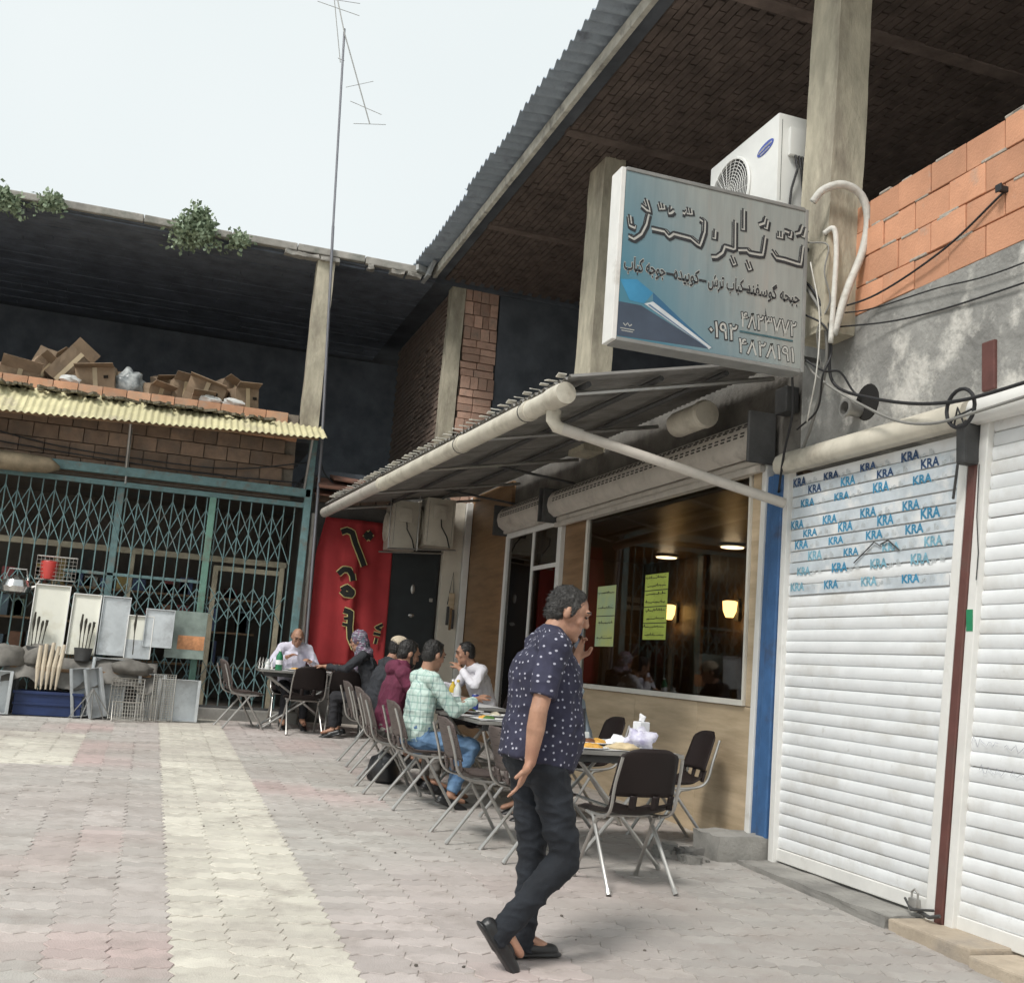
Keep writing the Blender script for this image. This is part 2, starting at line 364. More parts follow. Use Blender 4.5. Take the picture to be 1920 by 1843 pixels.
m = MB(); lumpy(m, (3.93, 6.83, -.03), (4.42, 7.22, .225), 7, .018, 9); m.build('block', CONC, b, smooth=True)
m = MB()
for q in range(26):
    x, y = random.uniform(3.55, 4.0), random.uniform(6.75, 7.25); r = random.uniform(.012, .05)
    lumpy(m, (x-r, y-r, gz(y)-.01), (x+r, y+r, gz(y)+r*1.1), 2, r*.5, q)
stuff(tag(m.build('rubble', CONC), 'loose crumbled concrete rubble beside the step block', 'rubble'))
# ---------------------------------------------------------------- right building with the open loft
RB = thing('shop_building', 'long two storey building with an open dark brick loft above the shops', 'building')
def part(name, mats, parent, fn, smooth=False):
    m = MB(); fn(m); return m.build(name, mats, parent, smooth)
XW = 4.35
# plaster wall over the shutters and the recessed wall over the restaurant
w = MB(); w.box((XW+.0, 2.0, 2.86), (XW+.3, 6.62, 3.84)); plw = w.build('plaster_wall', PLAST, RB)
part('upper_wall', mat('grimy_wall', (.15, .14, .125), .95, .3, 3, .6, 40, dirt=(.06, .055, .05), dscale=2, rnd=0), RB, lambda m: (m.box((XW+.05, 6.62, 2.95), (XW+.3, 15.3, 3.80))))
# pipe hole in the plaster
def hole(m):
    m.lathe([(.16, -.012), (.165, 0), (.13, .003), (.10, -.004), (.10, -.0115)], (XW-.002, 5.86, 3.2), 20, 'X')
part('pipe_hole', mat('hole_black', (.012, .011, .010), .95, .2, rnd=0), RB, lambda m: m.lathe([(.125, 0), (.12, -.004), (.02, -.004)], (XW-.001, 5.85, 3.2), 20, 'X'))
part('wall_flange', STEEL, RB, lambda m: (m.lathe([(.05, 0), (.05, -.10), (.062, -.10), (.062, -.12), (.045, -.12), (.045, -.02)], (XW-.004, 5.93, 3.16), 16, 'X')), True)
# big orange hollow blocks over the plaster
bw = part('brick_wall', MORT, RB, lambda m: m.box((XW+.05, 2.0, 3.84), (XW+.2, 6.05, 4.62)))
bl, bh = .31, .2
me_b = {}
for c in range(4):
    z0 = 3.84+c*bh; y = 6.02-(.16 if c % 2 else .0); yy = 6.02
    while yy > 2.0:
        y1 = yy; y0 = yy-(bl if not (yy == 6.02 and c % 2) else .15)
        key = round(y1-y0, 3)
        if key not in me_b:
            m = MB(); m.rbox((0, -key+.005, .004), (.09, -.004, bh-.006), .004); me_b[key] = m.mesh('brick', BRICK)
        o = link('brick', me_b[key], bw, (XW+random.uniform(-.006, .004), y1, z0+random.uniform(-.003, .003)), (random.uniform(-.008, .008), 0, random.uniform(-.012, .012)))
        yy = y0
# mortar squeezed out of some joints
def mortar(m):
    for k in range(26):
        y = random.uniform(3.6, 5.95); z = 3.84+random.choice([.2, .4, .6, .8])+random.uniform(-.012, .008); l = random.uniform(.06, .2)
        m.rbox((XW-.004, y, z-.008), (XW+.03, y+l, z+.010), .006)
stuff(part('mortar_smears', mat('pale_mortar', (.40, .36, .31), .95, .2, 20, .6, 90), bw, mortar))
# columns
def pillar(m, x0, x1, y0, y1, z0, z1, seed, amp=.008, lean=0):
    def ring(z):
        out = []
        for (x, y) in ((x0, y0), (x1, y0), (x1, y1), (x0, y1)):
            d = noise.noise_vector(V(x*9, y*9, z*3.1+seed))*amp; out.append((x+d.x+lean*(z-z1), y+d.y, z))
        return out
    n = 26; vs = []; fs = []
    for i in range(n+1): vs += ring(z0+(z1-z0)*i/n)
    for i in range(n):
        for k in range(4): fs.append((i*4+k, i*4+(k+1) % 4, i*4+4+(k+1) % 4, i*4+4+k))
    fs += [(0, 1, 2, 3), (n*4+3, n*4+2, n*4+1, n*4)]; m.add(vs, fs)
for i, (x0, x1, y0, y1) in enumerate(((4.2, 4.46, 6.0, 6.36), (4.2, 4.45, 10.40, 10.86), (3.78, 4.0, 15.28, 15.5))):
    part('column', COLM, RB, lambda m: pillar(m, x0, x1, y0, y1, 3.70 if i == 0 else 3.62, 7.0, i*5, .008, .034 if i == 0 else .012))
# brick pier beside the far column: rows of hollow bricks seen from their ends
pier = part('brick_pier', MORT, RB, lambda m: m.box((4.02, 15.36, 3.62), (4.56, 15.8, 7.0)))
z = 3.64
hole_m = mat('brick_hollow', (.03, .022, .018), .95, .2, rnd=0)
while z < 6.95:
    h = random.choice([.11, .12, .20, .21]); x = 4.02+random.uniform(-.02, .02); n = 4 if h > .15 else 2
    ws = [random.uniform(.7, 1.3) for _ in range(n)]; s = .54/sum(ws)
    for wd in ws:
        m = MB(); m.rbox((0, 0, 0), (wd*s-.010, .10, h-.012), .004)
        link('brick', m.mesh('brick', BRICKP), pier, (x, 15.30+random.uniform(-.02, .02), z), (0, random.uniform(-.02, .02), random.uniform(-.05, .05))); x += wd*s
    z += h
# brick flank running back from the far column
fl = part('flank_wall', MORT, RB, lambda m: m.box((3.82, 15.5, 3.3), (3.98, 19.0, 7.0)))
m = MB(); m.rbox((0, 0, 0), (.05, .205, .062), .003); fb = m.mesh('brick', BRICKF); big = MB()
for r in range(46):
    for c in range(16):
        y = 15.52+c*.217+(r % 2)*.108; zz = 3.32+r*.078
        if r*16+c < 10**6 and y < 17.3 and 3.7 < zz < 6.4: link('brick', fb, fl, (3.785+random.uniform(-.008, .008), y, zz), (0, 0, random.uniform(-.03, .03)))
        else: big.box((3.79, y, zz), (3.83, y+.205, zz+.062))
stuff(big.build('far_bricks', BRICKF, fl))
# loft floor, ceiling, back wall
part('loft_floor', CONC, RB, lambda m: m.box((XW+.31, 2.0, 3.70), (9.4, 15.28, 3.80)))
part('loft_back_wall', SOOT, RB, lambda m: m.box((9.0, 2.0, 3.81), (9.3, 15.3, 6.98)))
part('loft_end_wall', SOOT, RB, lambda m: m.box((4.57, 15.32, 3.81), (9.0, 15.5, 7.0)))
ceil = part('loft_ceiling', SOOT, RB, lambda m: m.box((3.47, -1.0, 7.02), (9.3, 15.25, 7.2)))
m = MB()
for a in range(72):                                        # brick vaulting on the underside, too dark to pick apart singly
    x = 3.62+a*.078
    for c in range(58):
        y = -.9+c*.277+(a % 2)*.13
        if y > 14.95: continue
        m.box((x, y, 6.985+random.uniform(-.008, .008)), (x+.066, y+.262, 7.03))
stuff(m.build('ceiling_bricks', LOFTB, ceil))
for y in (1.6, 4.4, 7.2, 10.0, 12.8):
    part('ceiling_beam', LOFTB, RB, lambda m: m.box((3.6, y, 6.965), (9.0, y+.14, 7.01)))
# pale fascia board along the roof edge, in lengths
FASC = mat('weathered_fascia', (.56, .54, .48), .85, .2, 6, .4, 60, dirt=(.16, .15, .14), dscale=4, rnd=.12)
yy = -1.0
while yy < 15.0:
    l = min(2.05, 15.08-yy)
    part('fascia_board', FASC, RB, lambda m: m.rbox((3.40, yy+.004, 6.955+random.uniform(-.006, .006)), (3.455, yy+l-.004, 7.085), .006)); yy += l
part('torn_flashing', mat('flashing_grey', (.42, .43, .43), .6, .2, 9, .2, 60, metal=.3), RB, lambda m: (m.rbox((3.28, 14.75, 6.86), (3.34, 15.15, 7.12), .01, ry3(.3)), m.rbox((3.1, 15.0, 6.98), (3.5, 15.06, 7.07), .008, rz3(.5))))
# corrugated roof sheets: the ridges run across the eave
ROOFM = mat('blue_grey_asbestos_roof', (.33, .38, .44), .85, .2, 3, .4, 50, dirt=(.18, .20, .235), dscale=3, rnd=.08)
def corrugated(m, y0, y1, fx, pitch, amp, th, nx=3):
    ny = max(8, int((y1-y0)/pitch*8))
    def fn(u, v):
        y = y0+(y1-y0)*v; x, z = fx(u, y); return (x, y, z+amp*math.sin(2*math.pi*y/pitch))
    m.slab(fn, (0, 0, 1), nx, ny, th)
yy = -1.0; i = 0
while yy < 15.1:
    l = min(1.02, 15.2-yy); dx = random.uniform(-.03, .03)
    part('roof_sheet', ROOFM, RB, lambda m: corrugated(m, yy-.04, yy+l, lambda u, y: (3.10+dx+6.4*u, 7.10+.10*u*6.4+.006*(i % 2)), .177, .028, .007, 4), True); yy += l; i += 1

# ---------------------------------------------------------------- roller shutters
SLATM = mat('white_shutter_slat', (.745, .757, .765), .42, .05, 5, .05, 50, dirt=(.55, .53, .49), dscale=2.2, dlo=.5, dhi=.8, rnd=.05, dirt2=(.40, .38, .34), d2scale=9, d2lo=.62, d2hi=.85)
def slat_mesh(L, h):
    prof = [(.004, 0), (-.002, .003), (-.0062, .014), (-.0082, h*.5), (-.0072, h-.014), (-.003, h-.004), (.006, h-.003), (.006, h), (.010, h), (.010, 0)]
    m = MB(); m.prism(prof, (0, 0, 0), (1, 0, 0), (0, 0, 1), (0, L, 0)); return m.mesh('slat', SLATM, True)
def roller(name, label, y0, y1, z0, z1, l0, l1):              # l0, l1: how far each side post leans towards the camera at the top
    t = thing(name, label, 'roller shutter', (XW, y0, z0), 0, 'closed white roller shutters')
    h = .08; H = z1-z0; n = int((H-.09)/h); me = slat_mesh(y1-y0, h)
    for i in range(n):
        k = (.13+i*h)/H; o = link('slat', me, t, (random.uniform(-.002, .002), -l0*k, .09+i*h), (random.uniform(-.0012, .0012), random.uniform(-.02, .02), 0)); o.scale = (1, (y1-y0-l1*k+l0*k)/(y1-y0), 1)
    def lean(m, l): m.v = [(p[0], p[1]-l*max(0, p[2])/H, p[2]) for p in m.v]
    part('bottom_bar', WHITE, t, lambda m: m.rbox((-.018, 0, .005), (.015, y1-y0, .088), .006))
    for yo, wd, l in ((-.075, .075, l0), (y1-y0, .07, l1)):
        part('guide_rail', WHITE, t, lambda m: (m.rbox((-.045, yo, -.03), (.02, yo+wd-.004, H), .006), lean(m, l)))
    def hoodf(m):
        pr = [(.02, .01), (-.05, -.01), (-.10, -.004), (-.125, .022), (-.13, .07), (-.112, .118), (-.07, .148), (.0, .155)]
        m.prism(pr, (0, -.08-l0, H-.02), (1, 0, 0), (0, 0, 1), (0, y1-y0+.17+l0-l1, 0))
    part('hood', WHITE if y0 < 5 else PVC, t, hoodf, True)
    return t
sA = roller('roller_shutter', 'white roller shutter printed with blue KRA letters beside the blue post', 5.19, 6.74, .085, 2.86, .27, .05)
sB = roller('roller_shutter', 'plain white roller shutter cut off by the right edge of the photo', 1.9, 4.97, .05, 2.86, 0, .27)
# torn protective film with the maker's blue print on shutter A
FILM = mat('blue_grey_film', (.54, .59, .63), .35, .12, 9, .05, 40, dirt=(.75, .75, .74), dscale=5, dlo=.5, dhi=.65, rnd=.02)
INKB = mat('blue_print', (.05, .24, .40), .6, .25, 25, rnd=.1)
INKG = mat('grey_print', (.50, .53, .54), .6, .2, 25, rnd=.1)
def text_mesh(body, size, m_, bold=.0, name='print'):
    c = bpy.data.curves.new(name, 'FONT'); c.body = body; c.size = size; c.offset = bold; c.resolution_u = 3; c.align_x = 'CENTER'
    o = bpy.data.objects.new(name, c); COL.objects.link(o); bpy.context.view_layer.update()
    me = bpy.data.meshes.new_from_object(o.evaluated_get(bpy.context.evaluated_depsgraph_get()))
    bpy.data.objects.remove(o); bpy.data.curves.remove(c); me.materials.clear(); me.materials.append(m_); me.name = name; return me
INKD = mat('dark_blue_print', (.03, .07, .16), .6, .3, 25, rnd=.1); INKF = mat('faded_blue_print', (.20, .40, .50), .6, .35, 30, rnd=.1)
kra, krad, kraf = (text_mesh('KRA', .085, q, .0028, 'lettering') for q in (INKB, INKD, INKF)); dash = text_mesh('ﺹ  ااه', .05, INKG, .001, 'lettering')
for zz, zz2, y0_, y1_ in ((1.95, 2.05, 5.21, 6.72), (2.10, 2.72, 5.2, 6.73)):
    for i in range(int((zz2-zz)/.08+.5)):
        zs = .085+.09+round((zz-.175)/.08)*.08+i*.08
        part('film_strip', FILM, sA, lambda m: m.rbox((-.0118, y0_-5.19-.27*(zs-.085)/2.775+random.uniform(0, .02), zs-.085+.005), (-.0094, y1_-5.19-.05*(zs-.085)/2.775-random.uniform(0, .02), zs-.085+.074), .0005))
rows = [(2.76, .10), (2.69, .42), (2.60, .28), (2.45, .08), (2.38, .35), (2.30, .18), (2.21, .46), (2.11, .24), (2.0, .12)]
for z, off in rows:
    y = 6.66-off*.6
    while y > 5.34-.25*z/2.8:
        o = link('lettering', (krad if z > 2.65 and random.random() < .8 else kraf if z < 2.25 and random.random() < .7 else kra), sA, (-.0142, y-5.19, z-.085-.03), (R(90), 0, R(-90)))
        o.scale = (random.uniform(.95, 1.05), random.uniform(.8, 1.05), 1)
        link('small_print', dash, sA, (-.0140, y-.15-5.19, z-.085-.025), (R(90), 0, R(-90)))
        y -= .40+random.uniform(-.02, .02)
# tear in the film
part('film_tear', mat('tear_shadow', (.06, .06, .06), .9, .1, rnd=0), sA, lambda m: (m.tube([(-.021, 5.93-5.19, 2.04), (-.024, 5.72-5.19, 2.16), (-.021, 5.66-5.19, 2.13)], .004, 5), m.tube([(-.021, 5.66-5.19, 2.14), (-.026, 5.58-5.19, 2.16), (-.021, 5.48-5.19, 2.09)], .005, 5)))
# marker scribbles on shutter B
m = MB()
for (y0, z0) in ((4.86, 1.07), (4.62, 1.06), (4.80, .93), (4.58, .92)):
    pts = [(-.017, y0-1.9-k*.016, z0-.05+.016*math.sin(k*1.7)+random.uniform(-.01, .014)) for k in range(13)]
    m.tube(pts, .0013, 4)
stuff(m.build('marker_scribble', mat('marker_ink', (.30, .31, .36), .8, .2, rnd=0), sB))
m = MB(); m.box((-.0475, 3.0805-.16, 1.62), (-.0455, 3.13-.16, 1.74)); m.build('green_sticker', mat('green_sticker_ink', (.02, .22, .10), .5, .1, rnd=0), sB)
# padlock hasp at the foot of shutter A
pl = thing('padlock', 'steel padlock and hasp at the lower corner of the white shutter', 'padlock', (4.30, 5.22, .12))
part('lock_body', STEEL, pl, lambda m: m.rbox((-.05, -.03, -.02), (-.015, .04, .05), .008), True)
part('shackle', STEEL, pl, lambda m: m.tube([(-.03, -.02, .05), (-.03, -.02, .08), (-.03, .005, .1), (-.03, .03, .08), (-.03, .03, .05)], .006, 6), True)
part('hasp', DARKST, pl, lambda m: (m.tube([(-.02, .02, -.01), (-.05, -.14, -.02), (-.03, -.2, .0)], .011, 6), m.tube([(-.02, .1, .03), (-.06, .0, -.01), (-.04, -.16, .02)], .008, 6)), True)
# posts between the shops
bp = thing('door_post', 'tall blue painted steel post with pale flanges beside the restaurant window', 'post', (XW, 6.83, 0))
LEANB = lambda m: m.v.__setitem__(slice(None), [(p[0], p[1]-.028*p[2], p[2]) for p in m.v])
part('flange', WHITE, bp, lambda m: (m.rbox((-.05, .235, .21), (.1, .30, 2.95), .006), LEANB(m))); part('post', BLUEP, bp, lambda m: (m.rbox((-.06, .0, .21), (.1, .13, 2.85), .01), m.rbox((-.035, .13, .21), (.1, .232, 2.85), .004), LEANB(m)))
rp_ = thing('door_post', 'dark red painted steel post between the two white roller shutters', 'post', (XW, 5.05, 0))
part('post', REDP, rp_, lambda m: (m.rbox((-.055, -.005, .03), (.1, .06, 2.62), .008), m.v.__setitem__(slice(None), [(p[0], p[1]-.098*p[2], p[2]) for p in m.v]))); part('bracket', DARKST, rp_, lambda m: (m.rbox((-.14, -.27, 2.60), (.05, -.19, 2.84), .02), m.tube([(-.1, -.23, 2.86), (-.13, -.2, 2.6), (-.09, -.12, 2.42)], .008, 6), m.tube([(-.06, -.29, 2.6), (-.075, -.29, 2.3), (-.055, -.28, 2.1), (-.06, -.27, 1.95)], .0035, 5)))
part('upright_stub', REDP, rp_, lambda m: m.rbox((-.02, -.36, 3.03), (.05, -.26, 3.32), .008))
ring = thing('pipe_ring', 'round black plastic ring hung on the shutter hood between the shutters', 'ring', (4.16, 4.75, 2.90))
part('ring', BLACKR, ring, lambda m: m.tube([(-.01, .11*math.cos(a*math.pi/10), .11*math.sin(a*math.pi/10)) for a in range(21)], .011, 8, False), True)
part('spokes', BLACKR, ring, lambda m: (m.tube([(-.01, -.11, -.02), (-.03, .02, -.05), (-.01, .08, -.07)], .006, 5), m.tube([(-.01, -.03, -.10), (-.03, 0, .0), (-.01, .05, -.09)], .006, 5)))
# ---------------------------------------------------------------- restaurant front: wood panels, window, door
RF = thing('restaurant_front', 'wood panelled restaurant front with a large dark window and glass door', 'shopfront')
def panel(name, mt, y0, y1, z0, z1, x=XW, th=.05): return part(name, mt, RF, lambda m: m.rbox((x, y0+.002, z0), (x+th, y1-.002, z1), .004))
for y0, y1 in ((7.135, 8.0), (8.0, 9.2), (9.2, 10.4), (10.4, 11.28)): panel('wood_panel', WOOD, y0, y1, gz(y0)-.02, 1.115)
panel('wood_panel', WOOD, 7.135, 7.255, 1.12, 2.95)
panel('wood_panel', WOODD, 10.66, 11.28, 1.12, 2.95)
panel('wood_panel', WOODD, 13.34, 15.22, gz(13)-.02, 3.72)
panel('corner_strip', WHITE, 15.22, 15.30, gz(15)-.02, 3.72, XW-.01)
ALU = mat('pale_window_frame', (.70, .67, .60), .4, .06, 5, rnd=.03)
win = part('window', ALU, RF, lambda m: (m.rbox((XW-.03, 7.255, 1.12), (XW+.02, 10.6, 1.165), .004), m.rbox((XW-.03, 7.255, 2.90), (XW+.02, 10.6, 2.95), .004), m.rbox((XW-.02, 7.255, 1.165), (XW+.02, 7.285, 2.90), .003), m.rbox((XW-.03, 10.545, 1.165), (XW+.02, 10.6, 2.90), .004)))
GL = glass('window_glass', (.58, .56, .52))
part('pane', GL, win, lambda m: m.box((XW-.004, 7.285, 1.165), (XW+.004, 10.545, 2.90)))
dr = part('glass_door', WHITE, RF, lambda m: (m.rbox((XW-.05, 11.28, gz(11)), (XW+.03, 11.40, 3.0), .006), m.rbox((XW-.04, 13.26, gz(13)), (XW+.03, 13.34, 3.0), .006), m.rbox((XW-.03, 11.40, 2.93), (XW+.03, 13.26, 3.0), .005), m.rbox((XW-.02, 12.28, gz(12)), (XW+.02, 12.34, 2.93), .004), m.rbox((XW-.02, 11.40, 2.45), (XW+.02, 12.28, 2.5), .004)))
part('door_pane', glass('door_glass', (.42, .36, .30)), dr, lambda m: (m.box((XW-.004, 11.40, gz(12)+.02), (XW+.004, 12.28, 2.45)), m.box((XW-.004, 12.34, gz(13)+.02), (XW+.004, 13.26, 2.93)), m.box((XW-.004, 11.40, 2.5), (XW+.004, 12.28, 2.93))))
# posters taped to the inside of the glass
PAPER = mat('yellow_green_paper', (.52, .62, .12), .8, .12, 3, rnd=.03); PAPER2 = mat('faded_green_paper', (.45, .60, .42), .8, .15, 3, col2=(.60, .62, .20), rnd=.03)
INK = mat('print_ink', (.03, .03, .03), .8, .1, rnd=0)
def poster(label, y0, y1, z0, z1, pm, rows_):
    t = thing('poster', label, 'poster', (XW-.0052, (y0+y1)/2, z0))
    hw = (y1-y0)/2
    part('sheet', pm, t, lambda m: m.box((-.0012, -hw, 0), (0, hw, z1-z0)))
    def ink(m):
        for k in range(rows_):
            z = (z1-z0)*(k+.55)/rows_; y = -hw*.82
            while y < hw*.75:
                l = random.uniform(.018, .05); m.tube([(-.0028, y, z+random.uniform(-.004, .004)), (-.0028, y+l*.3, z-.006), (-.0028, y+l*.55, z+random.uniform(-.012, .02)), (-.0028, y+l, z)], [.004, .0035, .003, .004], 4); m.ell((-.0026, y+l*.5, z+random.choice((-.016, .02))), (.001, .004, .004), n=6, m=4); y += l+random.uniform(.004, .02)
    stuff(part('handwriting', INK, t, ink))
    part('divider', INK, t, lambda m: [m.box((-.0024, -hw, (z1-z0)*q-.004), (-.0014, hw, (z1-z0)*q+.004)) for q in ((.5,) if rows_ < 5 else (.25, .5, .75))])
poster('faded green and yellow paper notice low on the window behind the walking man', 9.76, 10.22, 1.55, 2.16, PAPER2, 4)
poster('tall bright yellow green paper notice in the middle of the window', 8.63, 9.1, 1.62, 2.22, PAPER, 8)
# dining room behind the glass
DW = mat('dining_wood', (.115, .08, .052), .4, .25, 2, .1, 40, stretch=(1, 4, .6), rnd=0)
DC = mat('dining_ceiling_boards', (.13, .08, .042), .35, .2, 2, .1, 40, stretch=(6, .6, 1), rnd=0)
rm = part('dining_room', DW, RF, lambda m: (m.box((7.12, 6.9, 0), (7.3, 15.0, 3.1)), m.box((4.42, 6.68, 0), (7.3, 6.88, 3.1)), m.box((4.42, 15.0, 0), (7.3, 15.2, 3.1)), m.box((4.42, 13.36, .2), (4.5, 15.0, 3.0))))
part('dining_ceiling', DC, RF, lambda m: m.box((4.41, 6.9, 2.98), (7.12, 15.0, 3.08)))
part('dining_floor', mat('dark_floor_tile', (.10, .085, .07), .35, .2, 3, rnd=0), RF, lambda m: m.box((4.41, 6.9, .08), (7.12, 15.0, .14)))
for y in (9.6, 11.2, 13.0): part('wall_batten', WOODD, RF, lambda m: m.rbox((7.06, y, .14), (7.11, y+.12, 2.97), .006))
part('wainscot_rail', WOODD, RF, lambda m: m.rbox((7.05, 6.9, 1.0), (7.115, 15, 1.08), .006))
LAMPE = mat('lamp_glow', (1, .9, .7), .5, 0, rnd=0, emit=(1, .82, .55), estr=4)
LAMPW = mat('wall_lamp_glow', (1, .85, .55), .5, 0, rnd=0, emit=(1, .62, .22), estr=5)
for lb, y in (('lit round ceiling lamp seen through the window, far one', 13.5), ('lit round ceiling lamp seen through the window, one nearer the blue post', 11.7)):
    t = thing('ceiling_lamp', lb, 'ceiling lamp', (6.75, y, 2.975), 0, 'ceiling lamps in the dining room')
    part('rim', WHITE, t, lambda m: m.lathe([(.16, 0), (.17, -.02), (.15, -.03)], (0, 0, 0), 24)); part('bulb_disc', LAMPE, t, lambda m: m.lathe([(.145, -.031), (.14, -.04), (.02, -.045)], (0, 0, 0), 24))
    ld = bpy.data.lights.new('lamp_light', 'POINT'); ld.energy = 1.0; ld.color = (1, .8, .55); ld.shadow_soft_size = .1
    lo = bpy.data.objects.new('lamp_light', ld); COL.objects.link(lo); lo.parent = t; lo.location = (0, 0, -.12)
for lb, y, z in (('glowing orange wall lamp inside the dining room, the larger glow', 12.1, 2.2), ('small glowing wall lamp inside the dining room beside the tall notice', 13.8, 2.2)):
    t = thing('wall_lamp', lb, 'wall lamp', (7.10, y, z), 0, 'wall lamps in the dining room')
    part('backplate', DARKST, t, lambda m: m.rbox((-.03, -.06, -.14), (.0, .06, .14), .01))
    part('shade', LAMPW, t, lambda m: m.lathe([(.05, -.10), (.085, -.02), (.095, .10), (.06, .11)], (-.12, 0, 0), 16), True)
    ld = bpy.data.lights.new('lamp_light', 'POINT'); ld.energy = .8; ld.color = (1, .62, .28); ld.shadow_soft_size = .08
    lo = bpy.data.objects.new('lamp_light', ld); COL.objects.link(lo); lo.parent = t; lo.location = (-.12, 0, -.2)
# two rolled-up shutters with slotted hoods over the window and the door
SLOT = mat('slot_dark', (.05, .045, .04), .9, .2, rnd=0)
def rolled(label, y0, y1, z0, drop):
    t = thing('rolled_shutter', label, 'roller shutter', (XW, y0, z0), 0, 'rolled up shutters over the restaurant')
    L = y1-y0
    pr = [(.0, .0), (-.10, -.03), (-.17, .02), (-.195, .10), (-.185, .18), (-.14, .25), (-.07, .285), (.0, .29)]
    part('hood', HOOD, t, lambda m: m.prism(pr, (0, 0, 0), (1, 0, 0), (0, 0, 1), (0, L, 0)), True)
    def slots(m):
        for (px, pz, a) in ((-.1905, .143, .12), (-.164, .217, .55)):
            y = .12; k = 0
            while y < L-.15:
                rot = ry3(a)
                for dz in (-.014, .012): m.box((px-.0035, y, pz+dz-.006), (px+.002, y+.055, pz+dz+.006), rot, (px, y, pz))
                y += .10
    stuff(part('slots', SLOT, t, slots))
    for i in range(int(drop/.075)):
        part('slat', HOOD, t, lambda m: m.prism([(0, 0), (-.012, .02), (-.013, .05), (0, .07)], (-.07, .04, -.02-(i+1)*.075), (1, 0, 0), (0, 0, 1), (0, L-.08, 0)))
    part('bottom_bar', HOOD, t, lambda m: m.rbox((-.10, .02, -.02-int(drop/.075)*.075-.055), (-.055, L-.02, -.022-int(drop/.075)*.075), .006))
    for y in (-.03, L): part('end_plate', DARKST, t, lambda m: m.rbox((-.24, y, -.10), (.0, y+.03, .30), .01))
    return t
rolled('long rolled up shutter hood with slots above the restaurant window', 6.98, 11.42, 3.04, .10)
rolled('short rolled up shutter hood with slots above the glass door', 11.60, 13.30, 3.06, .06)
rl = thing('duct_stub', 'short cream plastic drum under the tin awning above the window hood', 'duct', (4.08, 7.55, 3.43))
part('drum', PVC, rl, lambda m: m.lathe([(.02, 0), (.105, .004), (.11, .02), (.11, .5), (.105, .53), (.03, .535)], (0, 0, 0), 20, 'Y'), True); part('rim', PVC, rl, lambda m: m.lathe([(.111, .02), (.118, .03), (.118, .06), (.111, .07)], (0, 0, 0), 20, 'Y'), True)
part('junction_box', DARKST, RB, lambda m: (m.rbox((4.27, 6.70, 3.30), (4.38, 6.86, 3.50), .01)))

# ---------------------------------------------------------------- tin awning over the tables, with its frame and gutter
TIN = mat('grey_tin_awning', (.25, .24, .225), .6, .2, 4, .15, 50, metal=.25, dirt=(.17, .155, .14), dscale=2.5, dlo=.5, dhi=.75, rnd=.06)
AW = thing('tin_awning', 'grey corrugated tin awning over the tables, propped on steel brackets', 'awning')
def edge_x(y): return 2.64-(y-7.2)*.058
yy = 6.85; i = 0
while yy < 14.9:
    l = min(.92, 15.0-yy)
    part('tin_sheet', TIN, AW, lambda m: corrugated(m, yy-.03, yy+l, lambda u, y: (edge_x(y)-.06+random.uniform(-.004, .004)+(4.33-edge_x(y)+.06)*u, 3.34+.39*u+.004*(i % 2)), .09, .014, .003, 4), True); yy += l; i += 1
for u in (.06, .40, .72):
    part('purlin', DARKST, AW, lambda m: m.tube([(edge_x(y)+(4.33-edge_x(y))*u, y, 3.29+.39*u) for y in (6.88, 14.95)], .022, 6))
for y in (7.0, 9.0, 11.0, 13.0, 14.8):
    part('rafter', STEEL, AW, lambda m: m.tube([(edge_x(y)+.02, y, 3.255), (4.34, y, 3.63)], .020, 6))
    if 8 < y < 14: part('brace', DARKST, AW, lambda m: m.tube([(edge_x(y)+1.0, y+.04, 3.44), (4.34, y+.04, 3.36)], .016, 6))
stuff(part('edge_scraps', mat('pale_flaking_edge', (.58, .56, .50), .8, .2, 20), AW, lambda m: [m.box((edge_x(y)-.10+random.uniform(-.02, .02), y, 3.385), (edge_x(y)-.02, y+random.uniform(.03, .1), 3.392), rx3(random.uniform(-.3, .3))) for y in [7.0+k*.16 for k in range(48)]]))
gu = thing('gutter_pipe', 'fat cream plastic gutter pipe along the lower edge of the tin awning', 'gutter')
P0, P1 = V(2.60, 6.98, 3.235), V(2.12, 14.85, 3.20)
def gpt(t): return P0+(P1-P0)*t
part('pipe', PVC, gu, lambda m: m.tube([gpt(0), gpt(.3), gpt(.62)], .074, 20), True)
part('far_pipe', HOOD, gu, lambda m: m.tube([gpt(.62), gpt(.8), gpt(1)], .068, 20), True)
part('end_cap', PVC, gu, lambda m: m.tube([gpt(-.008), gpt(.0), gpt(.022)], [.080, .083, .083], 20), True)
for t_ in (.075, .27, .615): part('collar', PVC, gu, lambda m: m.tube([gpt(t_-.004), gpt(t_+.004)], .081, 20))
for t_ in (.078, .272): part('clamp', DARKST, gu, lambda m: m.tube([gpt(t_+.006), gpt(t_+.0075)], .0782, 20))
dp = thing('drain_pipe', 'thin cream drain pipe slanting from the gutter to the blue post', 'pipe')
part('elbow', PVC, dp, lambda m: m.tube([(2.63, 7.22, 3.17), (2.63, 7.22, 3.10), (2.66, 7.21, 3.05), (2.74, 7.18, 3.02)], [.058, .055, .05, .042], 14), True)
part('pipe', HOOD, dp, lambda m: m.tube([(2.70, 7.19, 3.035), (4.26, 6.66, 2.60)], .037, 14), True)
part('socket', HOOD, dp, lambda m: m.tube([(2.70, 7.19, 3.035), (2.84, 7.145, 2.997)], .045, 14), True)
